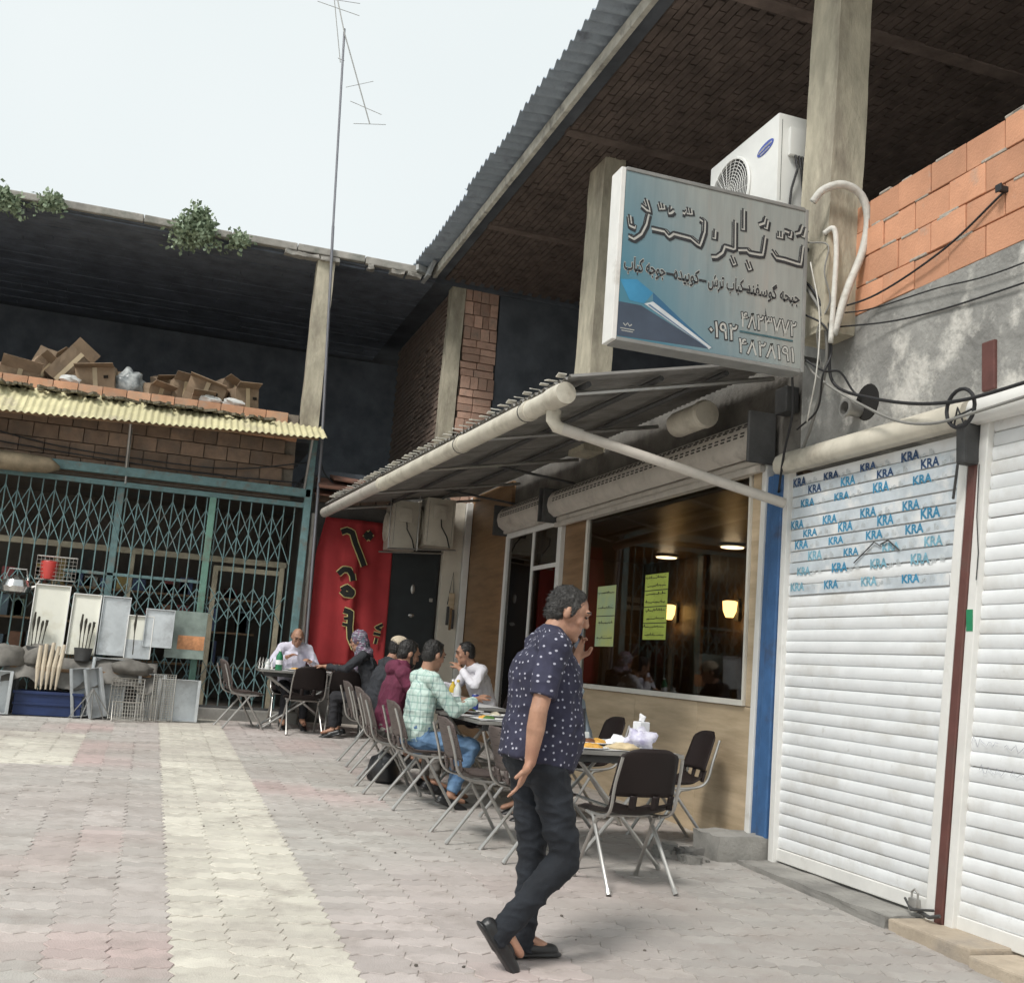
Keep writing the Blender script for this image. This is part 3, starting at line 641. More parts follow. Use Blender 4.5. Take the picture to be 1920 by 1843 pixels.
# ---------------------------------------------------------------- projecting light-box sign
SG = thing('shop_sign', 'weathered blue and grey light box sign with black Persian lettering on the wall', 'sign', (2.58, 6.08, 3.41))
SGW, SGH = 1.42, 1.165
part('case', mat('sign_case_white', (.42, .44, .45), .5, .08, 4, dirt=(.4, .4, .38), dscale=4, rnd=0), SG, lambda m: m.rbox((0, .012, 0), (SGW, .15, SGH), .006))
for a, b in (((-.006, 0, -.006), (.028, .16, SGH+.006)),): part('frame_edge', WHITE, SG, lambda m: m.rbox(a, b, .005))
GREYF = mat('grey_sign_frame', (.24, .24, .23), .5, .15, 6, rnd=.05)
for a, b in (((SGW-.022, 0, -.006), (SGW+.006, .16, SGH+.005)),): part('frame_edge', GREYF, SG, lambda m: m.rbox(a, b, .005))
for z in (-.012, SGH-.012): part('frame_edge', GREYF, SG, lambda m: m.rbox((.03, -.002, z), (SGW-.024, .16, z+.026), .005))
fm = mat('sign_face_print', (.30, .32, .305), .4, .12, 2.5, rnd=0, stretch=(6, 1, .5), dirt=(.36, .34, .31), dscale=1.6, dlo=.5, dhi=.75)
nt, sock, src = basecol(fm); L = nt.links.new                # printed colour fades from grey to sea blue towards the lower corner
tc_ = _n(nt, 'ShaderNodeTexCoord'); sp = _n(nt, 'ShaderNodeSeparateXYZ'); L(tc_.outputs['Object'], sp.inputs[0])
a1 = _n(nt, 'ShaderNodeMath', operation='MULTIPLY_ADD'); a1.inputs[1].default_value = .75; L(sp.outputs[0], a1.inputs[0])
a2 = _n(nt, 'ShaderNodeMath', operation='MULTIPLY'); a2.inputs[1].default_value = .55; L(sp.outputs[2], a2.inputs[0]); L(a2.outputs[0], a1.inputs[2])
mr_ = _n(nt, 'ShaderNodeMapRange'); mr_.inputs[1].default_value = .25; mr_.inputs[2].default_value = 1.05; L(a1.outputs[0], mr_.inputs[0])
mb_ = _n(nt, 'ShaderNodeMix', data_type='RGBA'); mb_.inputs[6].default_value = (.065, .20, .27, 1); L(mr_.outputs[0], mb_.inputs[0]); L(src, mb_.inputs[7]); L(mb_.outputs[2], sock)
part('face', fm, SG, lambda m: m.box((.03, .004, .016), (SGW-.024, .0115, SGH-.014)))
def flat(m, pts, r, y, n=6):                                 # a flat painted stroke lying on the sign face
    o = len(m.v); m.tube([(p[0], 0, p[1]) for p in pts], r, n)
    for i in range(o, len(m.v)): q = m.v[i]; m.v[i] = (q[0], y+q[1]*.06, q[2])
def soft(pts):                                              # round the corners of a stroke
    out = [pts[0]]
    for i in range(1, len(pts)-1):
        a, b, c = pts[i-1], pts[i], pts[i+1]
        out += [(b[0]*.8+a[0]*.2, b[1]*.8+a[1]*.2), b, (b[0]*.8+c[0]*.2, b[1]*.8+c[1]*.2)]
    return out+[pts[-1]]
TITLE= [[(0.066, 0.847), (0.079, 0.781), (0.116, 0.774)], [(0.199, 0.886), (0.185, 0.807), (0.155, 0.739), (0.109, 0.697), (0.071, 0.711)], [(0.175, 0.983), (0.206, 0.906), (0.151, 0.941)], [(0.231, 0.795), (0.33, 0.793), (0.363, 0.763), (0.392, 0.791), (0.524, 0.785), (0.588, 0.747), (0.615, 0.844), (0.615, 0.918), (0.583, 0.934)], [(0.278, 0.98), (0.292, 0.935)], [(0.301, 0.974), (0.311, 0.939)], [(0.359, 0.971), (0.358, 0.923), (0.383, 0.951)], [(0.453, 0.954), (0.472, 0.948)], [(0.486, 0.987), (0.496, 0.945)], [(0.506, 0.984), (0.515, 0.946)], [(0.696, 0.875), (0.695, 0.812)], [(0.773, 0.78), (0.758, 0.73), (0.718, 0.694), (0.68, 0.687)], [(0.773, 0.78), (0.833, 0.776), (0.85, 0.772), (0.843, 0.97)], [(0.831, 0.713), (0.859, 0.659)], [(0.907, 1.067), (0.912, 0.92)], [(0.88, 0.774), (0.952, 0.788), (0.97, 0.772), (1.065, 0.775), (1.081, 0.907)], [(0.951, 0.705), (0.979, 0.647)], [(1.08, 1.047), (1.069, 1.005), (1.03, 0.985)], [(1.098, 1.031), (1.088, 0.964)], [(1.146, 0.819), (1.183, 0.778), (1.244, 0.778), (1.369, 0.766), (1.382, 0.899)], [(1.189, 0.961), (1.19, 0.921)], [(1.211, 0.965), (1.212, 0.921)], [(1.236, 0.987), (1.286, 0.977), (1.278, 0.939)], [(1.372, 1.048), (1.356, 0.995), (1.321, 0.98)], [(1.4, 1.033), (1.384, 0.964)]]
SIGNK = mat('sign_black', (.03, .032, .036), .6, .2, 20, rnd=0); SIGNL = mat('sign_pale_outline', (.46, .46, .43), .6, .1, 20, rnd=0)
part('title_shadow', SIGNK, SG, lambda m: [flat(m, [(x+.006, z-.012) for x, z in soft(s)], .029, .002) for s in TITLE])
part('title_outline', SIGNL, SG, lambda m: [flat(m, [(x+.001, z-.004) for x, z in soft(s)], .015, .0005) for s in TITLE])
part('title_stroke', SIGNK, SG, lambda m: [flat(m, [(x-.004, z+.004) for x, z in soft(s)], .0075, -.0005) for s in TITLE])
AR = {'ا': (0xFE8D, 2), 'ب': (0xFE8F, 4), 'ت': (0xFE95, 4), 'ج': (0xFE9D, 4), 'ح': (0xFEA1, 4), 'د': (0xFEA9, 2), 'ر': (0xFEAD, 2), 'س': (0xFEB1, 4), 'ش': (0xFEB5, 4), 'ف': (0xFED1, 4), 'ک': (0xFB8E, 4), 'گ': (0xFB92, 4), 'ن': (0xFEE5, 4), 'و': (0xFEED, 2), 'ه': (0xFEE9, 4), 'ی': (0xFBFC, 4)}
def shape(s):
    out = []
    for i, ch in enumerate(s):
        if ch not in AR: out.append(ch); continue
        b, n = AR[ch]; prev = i > 0 and s[i-1] in AR and AR[s[i-1]][1] == 4; nxt = n == 4 and i+1 < len(s) and s[i+1] in AR
        out.append(chr(b+((3 if nxt else 1) if prev else (2 if nxt else 0))))
    return ''.join(reversed(out))
def sign_text(body, size, cx, z, m_, bold, sx=1, y=0.002, name='lettering'):
    o = link(name, text_mesh(body, size, m_, bold, name), SG, (cx, y, z), (R(90), 0, 0)); o.scale = (sx, 1, 1); return o
def fit(body, w, h, cx, z, m_, bold, y=.002, m2=None, b2=.0):
    me = text_mesh(body, h, m_, bold); xs = [v.co.x for v in me.vertices]; sx = w/(max(xs)-min(xs)); c0 = (max(xs)+min(xs))/2*sx
    o = link('lettering', me, SG, (cx-c0, y, z), (R(90), 0, 0)); o.scale = (sx, 1, 1)
    if m2:
        me = text_mesh(body, h, m2, b2); o = link('lettering_edge', me, SG, (cx-c0, y+.0012, z), (R(90), 0, 0)); o.scale = (sx, 1, 1)
words = [('جبحه گوسفند', 1.165, .42), ('کباب ترش', .80, .27), ('کوبیده', .505, .19), ('جوجه کباب', .20, .30)]
for wd, cx, wdt in words: fit(shape(wd), wdt, .125, cx, .475, SIGNK, .003, .0012, SIGNL, .0075)
for cx in (.955, .625, .385): part('dash', SIGNK, SG, lambda m: m.rbox((cx-.028, .0005, .492), (cx+.028, .003, .508), .001))
fit('۰۱۹۲', .21, .155, .795, .13, SIGNL, .0015, .0012, SIGNK, .010)
fit('۴۸۲۳۷۷۲', .43, .15, 1.14, .235, SIGNL, .001, .0012, SIGNK, .008)
fit('۴۸۲۸۱۹۱', .43, .145, 1.13, .055, SIGNL, .001, .0012, SIGNK, .006)
part('rule', mat('rule_teal', (.05, .12, .14), .6, .1, rnd=0), SG, lambda m: m.box((.918, .0008, .196), (1.33, .0028, .208)))
CURL = [([(.03, .25), (.187, .25), (.707, .042), (.03, .02)], (.055, .075, .11), .0034), ([(.03, .40), (.106, .27), (.21, .265), (.269, .35), (.15, .42)], (.045, .23, .40), .0032),
        ([(.268, .352), (.483, .204), (.725, .051), (.272, .29)], (.035, .12, .22), .0026), ([(.21, .265), (.272, .29), (.713, .054), (.695, .038)], (.55, .58, .60), .0021), ([(.235, .262), (.25, .268), (.69, .046), (.68, .044)], (.12, .19, .28), .0014)]
for i, (poly, c, y) in enumerate(CURL): part('page_curl', mat('curl_ink_%d' % i, c, .5, .15, 4, rnd=0), SG, lambda m: m.prism(poly, (0, y, 0), (1, 0, 0), (0, 0, 1), (0, .0007, 0)))
part('maker_mark', SIGNL, SG, lambda m: (flat(m, [(.07, .11), (.085, .095), (.10, .115), (.115, .095), (.13, .11)], .004, .0018), flat(m, [(.05, .075), (.15, .075)], .003, .0018), flat(m, [(.06, .06), (.14, .06)], .003, .0018)))
for z in (.15, .95): part('bracket', DARKST, SG, lambda m: m.tube([(SGW, .16, z), (1.66, .16, z)], .018, 6))

# ---------------------------------------------------------------- air conditioner condensers
ACW = mat('condenser_white', (.77, .77, .745), .4, .04, 4, rnd=.02, dirt=(.6, .58, .53), dscale=3, dlo=.6, dhi=.85)
ACB = mat('condenser_beige', (.56, .52, .44), .5, .08, 4, rnd=.05, dirt=(.32, .27, .2), dscale=3, dlo=.55, dhi=.8)
def condenser(label, loc, w, d, h, body, logo=False, bev=.012):         # front faces -x, service side faces -y; origin at the front lower corner
    t = thing('condenser_unit', label, 'air conditioner', loc)
    part('body', body, t, lambda m: m.rbox((0, 0, 0), (d, w, h), bev), True)
    cy, cz, r = w*.66, h*.47, min(h, w)*.40
    part('fan_opening', mat('fan_black', (.025, .025, .026), .8, .1, rnd=0), t, lambda m: m.lathe([(r, -.002), (r*.98, -.004), (.01, -.004)], (0, cy, cz), 32, 'X'))
    def fan(m):
        m.lathe([(r*.2, -.005), (r*.2, -.012), (.01, -.014)], (0, cy, cz), 14, 'X')
        for k in range(3):
            a = k*2.094+.4; pts = []
            for q in range(5): pts.append((-.0075-.001*q, cy+r*(.18+.16*q)*math.cos(a+.12*q), cz+r*(.18+.16*q)*math.sin(a+.12*q)))
            m.tube(pts, [.03, .05, .06, .06, .03], 6)
    part('fan', DARKST, t, lambda m: (fan(m), [m.v.__setitem__(i, (max(-.0135, min(-.0052, p[0])), p[1], p[2])) for i, p in enumerate(m.v)]))
    def grille(m):
        for q in range(1, 13): m.tube([(-.02, cy+r*q/12*math.cos(a*math.pi/16), cz+r*q/12*math.sin(a*math.pi/16)) for a in range(33)], .0028, 4, False)
        for q in range(24): m.tube([(-.021, cy+r*.1*math.cos(q*math.pi/12), cz+r*.1*math.sin(q*math.pi/12)), (-.021, cy+r*1.02*math.cos(q*math.pi/12+.35), cz+r*1.02*math.sin(q*math.pi/12+.35))], .0028, 4)
        m.tube([(-.012, cy+r*1.03*math.cos(a*math.pi/16), cz+r*1.03*math.sin(a*math.pi/16)) for a in range(33)], .012, 6, False)
    part('grille', ACW if logo else body, t, grille, True)
    if logo:
        part('badge', mat('badge_blue', (.06, .10, .42), .4, .1, rnd=0), t, lambda m: m.prism([(.115*math.cos(a*math.pi/14)*1-.0, .042*math.sin(a*math.pi/14)+.115*math.cos(a*math.pi/14)*.12) for a in range(28)], (-.004, w*.17, h*.72), (0, -1, 0), (0, 0, 1), (.003, 0, 0)))
        part('badge_swoosh', ACW, t, lambda m: (m.tube([(-.0055, w*.17+.09, h*.72-.012), (-.0055, w*.17, h*.72+.008), (-.0055, w*.17-.09, h*.72+.012)], .007, 4), m.tube([(-.0055, w*.17+.06, h*.72-.034), (-.0055, w*.17-.06, h*.72-.018)], .005, 4)))
    part('service_cover', body, t, lambda m: m.rbox((d*.22, -.04, h*.55), (d*.68, .0, h*.85), .012), True)
    part('side_seam', DARKST, t, lambda m: (m.box((d*.08, -.0015, .05), (d*.09, .001, h-.05)), m.box((d*.92, -.0015, .05), (d*.93, .001, h-.05))))
    part('cable', CABLE, t, lambda m: [m.tube([(d*x, -.03, h*.56), (d*x+.01, -.05, h*.4), (d*(x+e), -.03, h*.2), (d*(x+e*1.5), -.02, -.02)], .009, 6) for x, e in (((.36, -.06), (.45, .12), (.52, .3)) if logo else ((.5, .25),))])
    return t
condenser('clean white condenser unit with a round fan grille above the shop sign', (4.0, 6.5, 4.78), 1.04, .36, .745, ACW, True)
part('unit_bracket', DARKST, RB, lambda m: [m.tube([(3.98, y, 4.76), (4.5, y, 4.76)], .018, 6) for y in (6.62, 7.4)])
condenser('dirty beige condenser unit hung beside the white pillar', (3.52, 14.62, 2.88), .62, .42, .68, ACB, False, .006)
condenser('dirty beige condenser unit in a rail cage nearer the red banner', (3.06, 14.72, 2.80), .5, .40, .68, ACB, False, .006)
cg = thing('hanging_rack', 'thin steel rack carrying the two beige condenser units', 'rack', (3.0, 14.6, 2.78))
part('rail', STEEL, cg, lambda m: (m.tube([(0, .0, -.01), (.98, 0, .06)], .014, 6), m.tube([(0, .6, -.01), (.98, .6, .06)], .014, 6)))
for x in (.01, .42): part('hanger', STEEL, cg, lambda m: m.tube([(x, -.005, 0), (x-.02, -.005, .84)], .010, 6))

# ---------------------------------------------------------------- hoses and loose cables on the right building
def spline(pts, n=8):
    P = [V(*p) for p in pts]; P = [P[0]*2-P[1]]+P+[P[-1]*2-P[-2]]; out = []
    for i in range(1, len(P)-2):
        for k in range(n):
            t = k/n; a, b, c, d = P[i-1:i+3]
            out.append(.5*((2*b)+(c-a)*t+(2*a-5*b+4*c-d)*t*t+(3*b-a-3*c+d)*t**3))
    return out+[P[-2]]
HOSE = mat('taped_white_hose', (.60, .585, .54), .7, .1, 20, .3, 60, dirt=(.4, .37, .32), dscale=9)
def cable(name, label, pts, r, m_): 
    m = MB(); m.tube(spline(pts), r, 8); return tag(m.build(name, m_, None, 'all'), label, name.replace('_', ' ').split(' ')[-1])
cable('insulated_hose', 'thick white taped hose arching from the sign corner down the column', [(3.98, 6.0, 4.60), (4.03, 5.95, 4.68), (4.16, 5.91, 4.73), (4.30, 5.90, 4.68), (4.36, 5.90, 4.52), (4.33, 5.91, 4.28), (4.22, 5.92, 3.98), (4.14, 5.95, 3.66)], .028, HOSE)
cable('grey_hose', 'short white hose stub with a taped end beside the sign', [(4.09, 6.02, 4.40), (4.13, 5.96, 4.42), (4.14, 5.94, 4.25), (4.13, 5.94, 3.95), (4.12, 5.95, 3.6)], .019, HOSE)
cl = [('black cable hanging from the sign in a low loop to the shutter hood', [(4.06, 6.43, 4.3), (4.08, 6.1, 4.0), (4.14, 6.0, 3.70), (4.2, 6.03, 3.36), (4.22, 5.63, 3.16), (4.14, 4.9, 2.96), (4.12, 4.2, 2.93), (4.14, 2.5, 3.0)], .011, CABLE),
      ('grey cable drooping below the pipe hole towards the near shutter', [(4.05, 6.3, 3.72), (4.12, 6.15, 3.44), (4.18, 5.68, 3.12), (4.12, 5.08, 2.87), (4.10, 4.42, 2.84), (4.14, 2.5, 2.95)], .009, GREYC),
      ('black cable stretched over the orange blocks to a wall bolt', [(4.16, 6.05, 3.86), (4.30, 5.7, 3.90), (4.32, 5.09, 4.0), (4.34, 4.63, 4.18)], .007, CABLE),
      ('thin black wire running straight along the top of the plaster', [(4.2, 6.1, 3.76), (4.33, 5.44, 3.66), (4.33, 4.47, 3.58), (4.33, 2.5, 3.5)], .006, CABLE),
      ('thin black wire sagging across the lowest orange blocks', [(4.16, 6.05, 3.84), (4.32, 5.81, 3.83), (4.32, 5.18, 3.77), (4.32, 4.42, 3.69), (4.32, 2.5, 3.72)], .005, CABLE),
      ('pale cable bundle dropping behind the sign corner', [(4.05, 6.2, 4.1), (4.10, 6.02, 3.8), (4.16, 6.05, 3.5), (4.22, 6.25, 3.2), (4.28, 6.5, 2.95)], .012, GREYC),
      ('dark cable hanging under the sign to the blue post', [(4.02, 6.25, 3.45), (4.1, 6.35, 3.2), (4.2, 6.6, 2.95), (4.28, 6.78, 2.7)], .009, CABLE)]
cl += [('grey wire looping out beside the sign, uppermost of the tangle', [(4.02, 6.1, 4.35), (4.10, 5.98, 4.30), (4.07, 5.97, 4.1), (4.12, 5.97, 3.9), (4.08, 6.05, 3.7), (4.16, 6.1, 3.45)], .006, GREYC),
       ('black wire looping out beside the sign, lowest of the tangle', [(4.02, 6.15, 3.85), (4.09, 5.98, 3.72), (4.15, 5.98, 3.55), (4.10, 6.0, 3.38), (4.2, 6.2, 3.2), (4.24, 6.5, 3.12)], .007, CABLE),
       ('pale thin wire hanging straight beside the sign edge', [(4.03, 6.08, 4.2), (4.06, 6.0, 3.8), (4.05, 6.0, 3.4), (4.12, 6.2, 3.1)], .005, HOSE),
       ('black wire curling from the sign foot to the pipe hole', [(4.03, 6.1, 3.5), (4.12, 6.02, 3.42), (4.22, 5.98, 3.42), (4.3, 5.95, 3.3), (4.33, 5.9, 3.24)], .008, CABLE)]
for lb, pts, r, mm in cl: cable('loose_cable', lb, pts, r, mm)['group'] = 'loose cables on the right building'
bt = thing('wall_bolt', 'black peg sticking out of an orange block with a cable tied on', 'peg', (4.34, 4.62, 4.19)); part('shaft', BLACKR, bt, lambda m: m.rbox((-.04, -.016, -.016), (.03, .016, .018), .005)); part('head', BLACKR, bt, lambda m: m.rbox((-.05, -.024, -.02), (-.04, .024, .026), .004))
# ---------------------------------------------------------------- left building with gate, awning and open loft
LB = thing('shop_building', 'wide building across the yard with a dark open loft over a folding gate', 'building')
SLABM = mat('weathered_roof_edge', (.33, .31, .28), .95, .25, 4, .7, 30, dirt=(.16, .17, .15), dscale=2.5, dlo=.48, dhi=.7, rnd=.1)
part('roof_slab', SOOT, LB, lambda m: (m.box((-9, 15.06, 6.93), (3.46, 20.5, 7.03)), m.box((3.47, 15.27, 6.96), (9.3, 20.5, 7.06))))
x = -9.0
while x < 3.2:
    l = random.uniform(.7, 1.25); l = min(l, 3.38-x); dz = random.uniform(-.02, .02); tl = random.uniform(-.012, .012)
    part('coping_slab', SLABM, LB, lambda m: m.rbox((x, 14.98+random.uniform(-.03, .02), 6.945+dz), (x+l-.01, 15.5, 7.055+dz+random.uniform(-.01, .015)), .015, ry3(tl))); x += l
stuff(part('coping_scraps', SLABM, LB, lambda m: [lumpy(m, (q, 14.96, 6.88), (q+random.uniform(.1, .3), 15.1, 6.94), 2, .03, q) for q in (1.2, 1.45, 1.7, 2.4, 2.75, 3.0)]))
# boards of the loft ceiling, running along the front
m = MB()
for k in range(24):
    y = 15.1+k*.2; xx = -9
    while xx < 3.4:
        l = random.uniform(1.5, 3); m.box((xx, y, 6.90+random.uniform(-.012, .006)), (min(3.45, xx+l), y+.185, 6.932)); xx += l+.01
stuff(m.build('ceiling_boards', mat('grey_blue_boards', (.12, .135, .165), .9, .25, 3, .4, 40, rnd=0), LB))  # bluish veil over the ceiling mixed into the board colour
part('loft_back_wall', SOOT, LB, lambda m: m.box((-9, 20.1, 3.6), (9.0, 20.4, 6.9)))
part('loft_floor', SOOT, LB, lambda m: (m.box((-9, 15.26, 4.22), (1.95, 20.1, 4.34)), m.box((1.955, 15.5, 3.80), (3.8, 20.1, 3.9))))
part('column', COLM, LB, lambda m: pillar(m, 1.68, 1.93, 15.02, 15.26, 4.3, 6.92, 31))
bw = part('front_wall', MORT, LB, lambda m: m.box((-9, 15.16, 3.36), (1.66, 15.25, 4.585)))
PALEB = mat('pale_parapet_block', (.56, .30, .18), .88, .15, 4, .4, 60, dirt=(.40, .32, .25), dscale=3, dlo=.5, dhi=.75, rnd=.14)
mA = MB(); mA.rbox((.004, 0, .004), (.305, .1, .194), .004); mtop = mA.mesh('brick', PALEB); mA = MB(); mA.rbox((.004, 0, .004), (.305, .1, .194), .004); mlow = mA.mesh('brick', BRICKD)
for c in range(6):
    for k in range(22 if c < 5 else 13):
        x = 1.66-.31*(k+1)-(.155 if c % 2 else 0)
        if x < -3.2 and c < 5: continue
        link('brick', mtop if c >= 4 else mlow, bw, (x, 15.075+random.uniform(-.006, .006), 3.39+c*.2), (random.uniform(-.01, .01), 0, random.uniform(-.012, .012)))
# cartons heaped behind the parapet
CARD = mat('brown_carton', (.25, .18, .12), .9, .22, 4, .3, 40, dirt=(.14, .105, .08), dscale=3, dlo=.55, dhi=.8, rnd=.3)
BLK = mat('carton_hole', (.02, .016, .012), .95, .1, rnd=0); TAPE = mat('carton_tape', (.50, .40, .26), .35, .1, rnd=.1)
cart = [((-2.10, 15.55, 4.62), (.5, .4, .34), (.25, .1, .2), 'flattened brown carton at the left end of the heap in the loft'), ((-1.86, 15.75, 4.78), (.36, .36, .36), (.1, .55, .4), 'tilted brown carton second from the left in the loft'),
        ((-1.48, 15.5, 4.86), (.36, .36, .52), (.1, .62, .2), 'tall orange brown carton leaning steeply, highest in the loft'), ((-1.08, 15.5, 4.70), (.50, .42, .42), (.1, -.15, -.1), 'dark squat carton between the leaning carton and the plastic bag'),
        ((-.34, 15.5, 4.60), (.34, .34, .36), (.2, .1, .5), 'small dull carton beside the plastic bag in the loft'), ((.02, 15.6, 4.68), (.36, .36, .46), (0, .05, .3), 'upright grey brown carton with a torn top in the loft'),
        ((.36, 15.48, 4.74), (.52, .40, .40), (.15, .28, -.1), 'large tan carton tipped forward over the parapet'), ((.32, 15.3, 4.60), (.30, .16, .22), (.35, .0, .1), 'small pale carton lying against the parapet under the large tan one'),
        ((.88, 15.5, 4.70), (.34, .36, .44), (0, -.12, .35), 'open grey carton with drooping flaps at the end of the heap')]
cart += [((-1.72, 15.9, 4.95), (.4, .36, .36), (.3, .2, .9), 'dark carton at the back between the two leftmost cartons'), ((-.86, 15.85, 4.80), (.42, .36, .34), (.2, -.3, .6), 'dim carton behind the plastic bag'), ((.62, 15.8, 4.80), (.42, .4, .4), (-.1, .35, .5), 'dim carton behind the large tan one'), ((-.16, 15.9, 4.85), (.4, .4, .36), (.3, -.2, .2), 'dim carton behind the upright grey brown one')]
for loc, s, rot, lb in cart:
    t = thing('carton', lb, 'cardboard box', loc, 0, 'cartons heaped in the loft'); t.rotation_euler = rot
    part('box', CARD, t, lambda m: lumpy(m, (-s[0]/2, -s[1]/2, -s[2]/2), (s[0]/2, s[1]/2, s[2]/2), 4, .016, loc[0]*9)); part('tape', TAPE, t, lambda m: m.box((-.03, -s[1]/2-.012, -s[2]/2+.01), (.03, -s[1]/2-.006, s[2]/2-.01)))
    part('flap', CARD, t, lambda m: m.box((-s[0]/2, -s[1]/2-.01, s[2]/2-.02), (s[0]/2, -s[1]/2+.0, s[2]/2+.14), rx3(random.uniform(.3, 1.4)), (0, -s[1]/2, s[2]/2)))
    part('hand_hole', BLK, t, lambda m: m.rbox((s[0]*.22, -s[1]/2-.012, .05), (s[0]*.22+.06, -s[1]/2-.006, .09), .001))
bag = thing('plastic_bag', 'crumpled grey and white plastic bag between cartons in the loft', 'bag', (-.68, 15.5, 4.72)); m = MB(); m.ell((0, 0, 0), (.24, .2, .24), n=20, m=14)
m.v = [tuple(V(*p)*(1+.35*noise.noise(V(*p)*9))) for p in m.v]; m.build('bag_film', mat('grey_plastic_film', (.25, .28, .29), .3, .5, 9, .3, 30, col2=(.55, .57, .56)), bag, 'all')
for x, lb in ((-1.40, 'crumpled white paper on the parapet below the leaning carton'), (.42, 'crumpled white sheet on the parapet below the tan carton'), (.74, 'grey white crumpled bag on the parapet beside the open carton')):
    t = thing('paper_scrap', lb, 'paper', (x, 15.16, 4.64)); m = MB(); m.ell((0, 0, 0), (.15, .06, .055), n=12, m=7); m.v = [tuple(V(*p)*(1+.5*noise.noise(V(*p)*22+V(x, 0, 0)))) for p in m.v]; m.build('paper', mat('white_paper', (.6, .6, .58), .8, .1), t)

# yellow corrugated awning
YAW = thing('corrugated_awning', 'faded yellow corrugated awning above the folding gate', 'awning')
YEL = mat('faded_yellow_sheet', (.56, .515, .315), .8, .15, 4, .3, 60, dirt=(.36, .31, .24), dscale=2.2, dlo=.55, dhi=.72, rnd=.06)
def edge_z(x): return 3.97+(x+2.1)*.049
x = -3.4; i = 0
while x < 1.99:
    l = min(.78, 2.0-x)
    def sheet(m):
        ny = int(l/.085*8)
        def fn(u, v):
            xx = x-.03+(l+.03)*u; return (xx, 15.07-.60*v, 4.44-(4.44-edge_z(xx))*v+.013*math.sin(2*math.pi*xx/.085)+.005*(i % 2))
        m.slab(fn, (0, 0, 1), ny, 3, .006)
    part('corrugated_sheet', YEL, YAW, sheet, True); x += l; i += 1
part('edge_batten', WOODD, YAW, lambda m: m.tube([(-3.3, 14.6, edge_z(-3.3)+.02), (1.9, 14.6, edge_z(1.9)+.01)], .022, 6))
for x in (-2.6, -.55, 1.82):
    part('strut', STEEL, YAW, lambda m: m.tube([(x, 14.62, edge_z(x)), (x, 14.98, 3.52)], .018, 6))
stuff(tag(part('roof_litter', mat('dry_leaf_litter', (.16, .14, .10), .95, .4, 20), None, lambda m: [m.box((q, 14.95-random.uniform(0, .25), 4.395), (q+random.uniform(.02, .08), 15.04, 4.43), rz3(random.uniform(-1, 1))) for q in [random.uniform(-2.5, 1.2) for _ in range(90)]]), 'dry leaves and dirt lying on the yellow awning', 'litter'))
# collapsible lattice gate
GT = thing('folding_gate', 'teal steel folding lattice gate closing the shop front across the yard', 'gate', (0, 15.02, 0))
part('top_beam', TEAL, GT, lambda m: m.rbox((-4, -.05, 3.40), (1.92, .05, 3.52), .008)); part('top_track', TEAL, GT, lambda m: m.rbox((-4, -.035, 3.25), (1.92, .035, 3.32), .006))
part('bottom_track', DARKST, GT, lambda m: m.rbox((-4, -.03, .445), (1.92, .03, .475), .004))
m = MB(); m.rbox((-.008, -.012, 0), (.008, .012, 2.77), .003); bar = m.mesh('gate_bar', TEAL); bx = [-2.42+.148*k for k in range(29)]
for x in bx: link('gate_bar', bar, GT, (x, random.uniform(-.008, .008), .475))
def lattice(m):
    for z0, z1 in ((2.48, 3.13), (1.62, 2.06), (.62, 1.12)):
        h = (z1-z0)/2
        for k in range(len(bx)-2):
            for a, b in ((z1, z0), (z0, z1)):
                m.box((0, 0, 0), (0, 0, 0)) if False else None
                p, q = V(bx[k], -.018 if a > b else .018, a-(0 if k % 2 else .06)), V(bx[k+2], -.018 if a > b else .018, b-(0 if k % 2 else .06))
                d = q-p; n_ = V(0, 0, 1).cross(d).normalized(); up = d.normalized().cross(V(0, 1, 0)).normalized()*.0058; t_ = V(0, .003, 0)
                m.add([p-up-t_, p+up-t_, q+up-t_, q-up-t_, p-up+t_, p+up+t_, q+up+t_, q-up+t_], [(0, 1, 2, 3), (7, 6, 5, 4), (0, 4, 5, 1), (1, 5, 6, 2), (2, 6, 7, 3), (3, 7, 4, 0)])
stuff(part('lattice_links', TEAL, GT, lattice))
part('gate_post', GREENP, GT, lambda m: m.rbox((.57, -.05, .46), (.66, .04, 3.25), .008)); part('gate_post', TEAL, GT, lambda m: m.rbox((-.62, .0, .46), (-.53, .06, 3.25), .008))
part('corner_post', TEAL, GT, lambda m: m.rbox((1.84, -.05, .3), (1.94, .06, 4.22), .008)); part('drop_rod', STEEL, GT, lambda m: m.tube([(-.53, -.03, 3.3), (-.545, -.04, 4.06)], .016, 6))
part('mid_rail', TEAL, GT, lambda m: m.rbox((-1.15, .0, 2.07), (.57, .03, 2.11), .004))
part('plinth', CONC, LB, lambda m: m.rbox((-9, 14.93, .1), (2.05, 15.26, .445), .02))
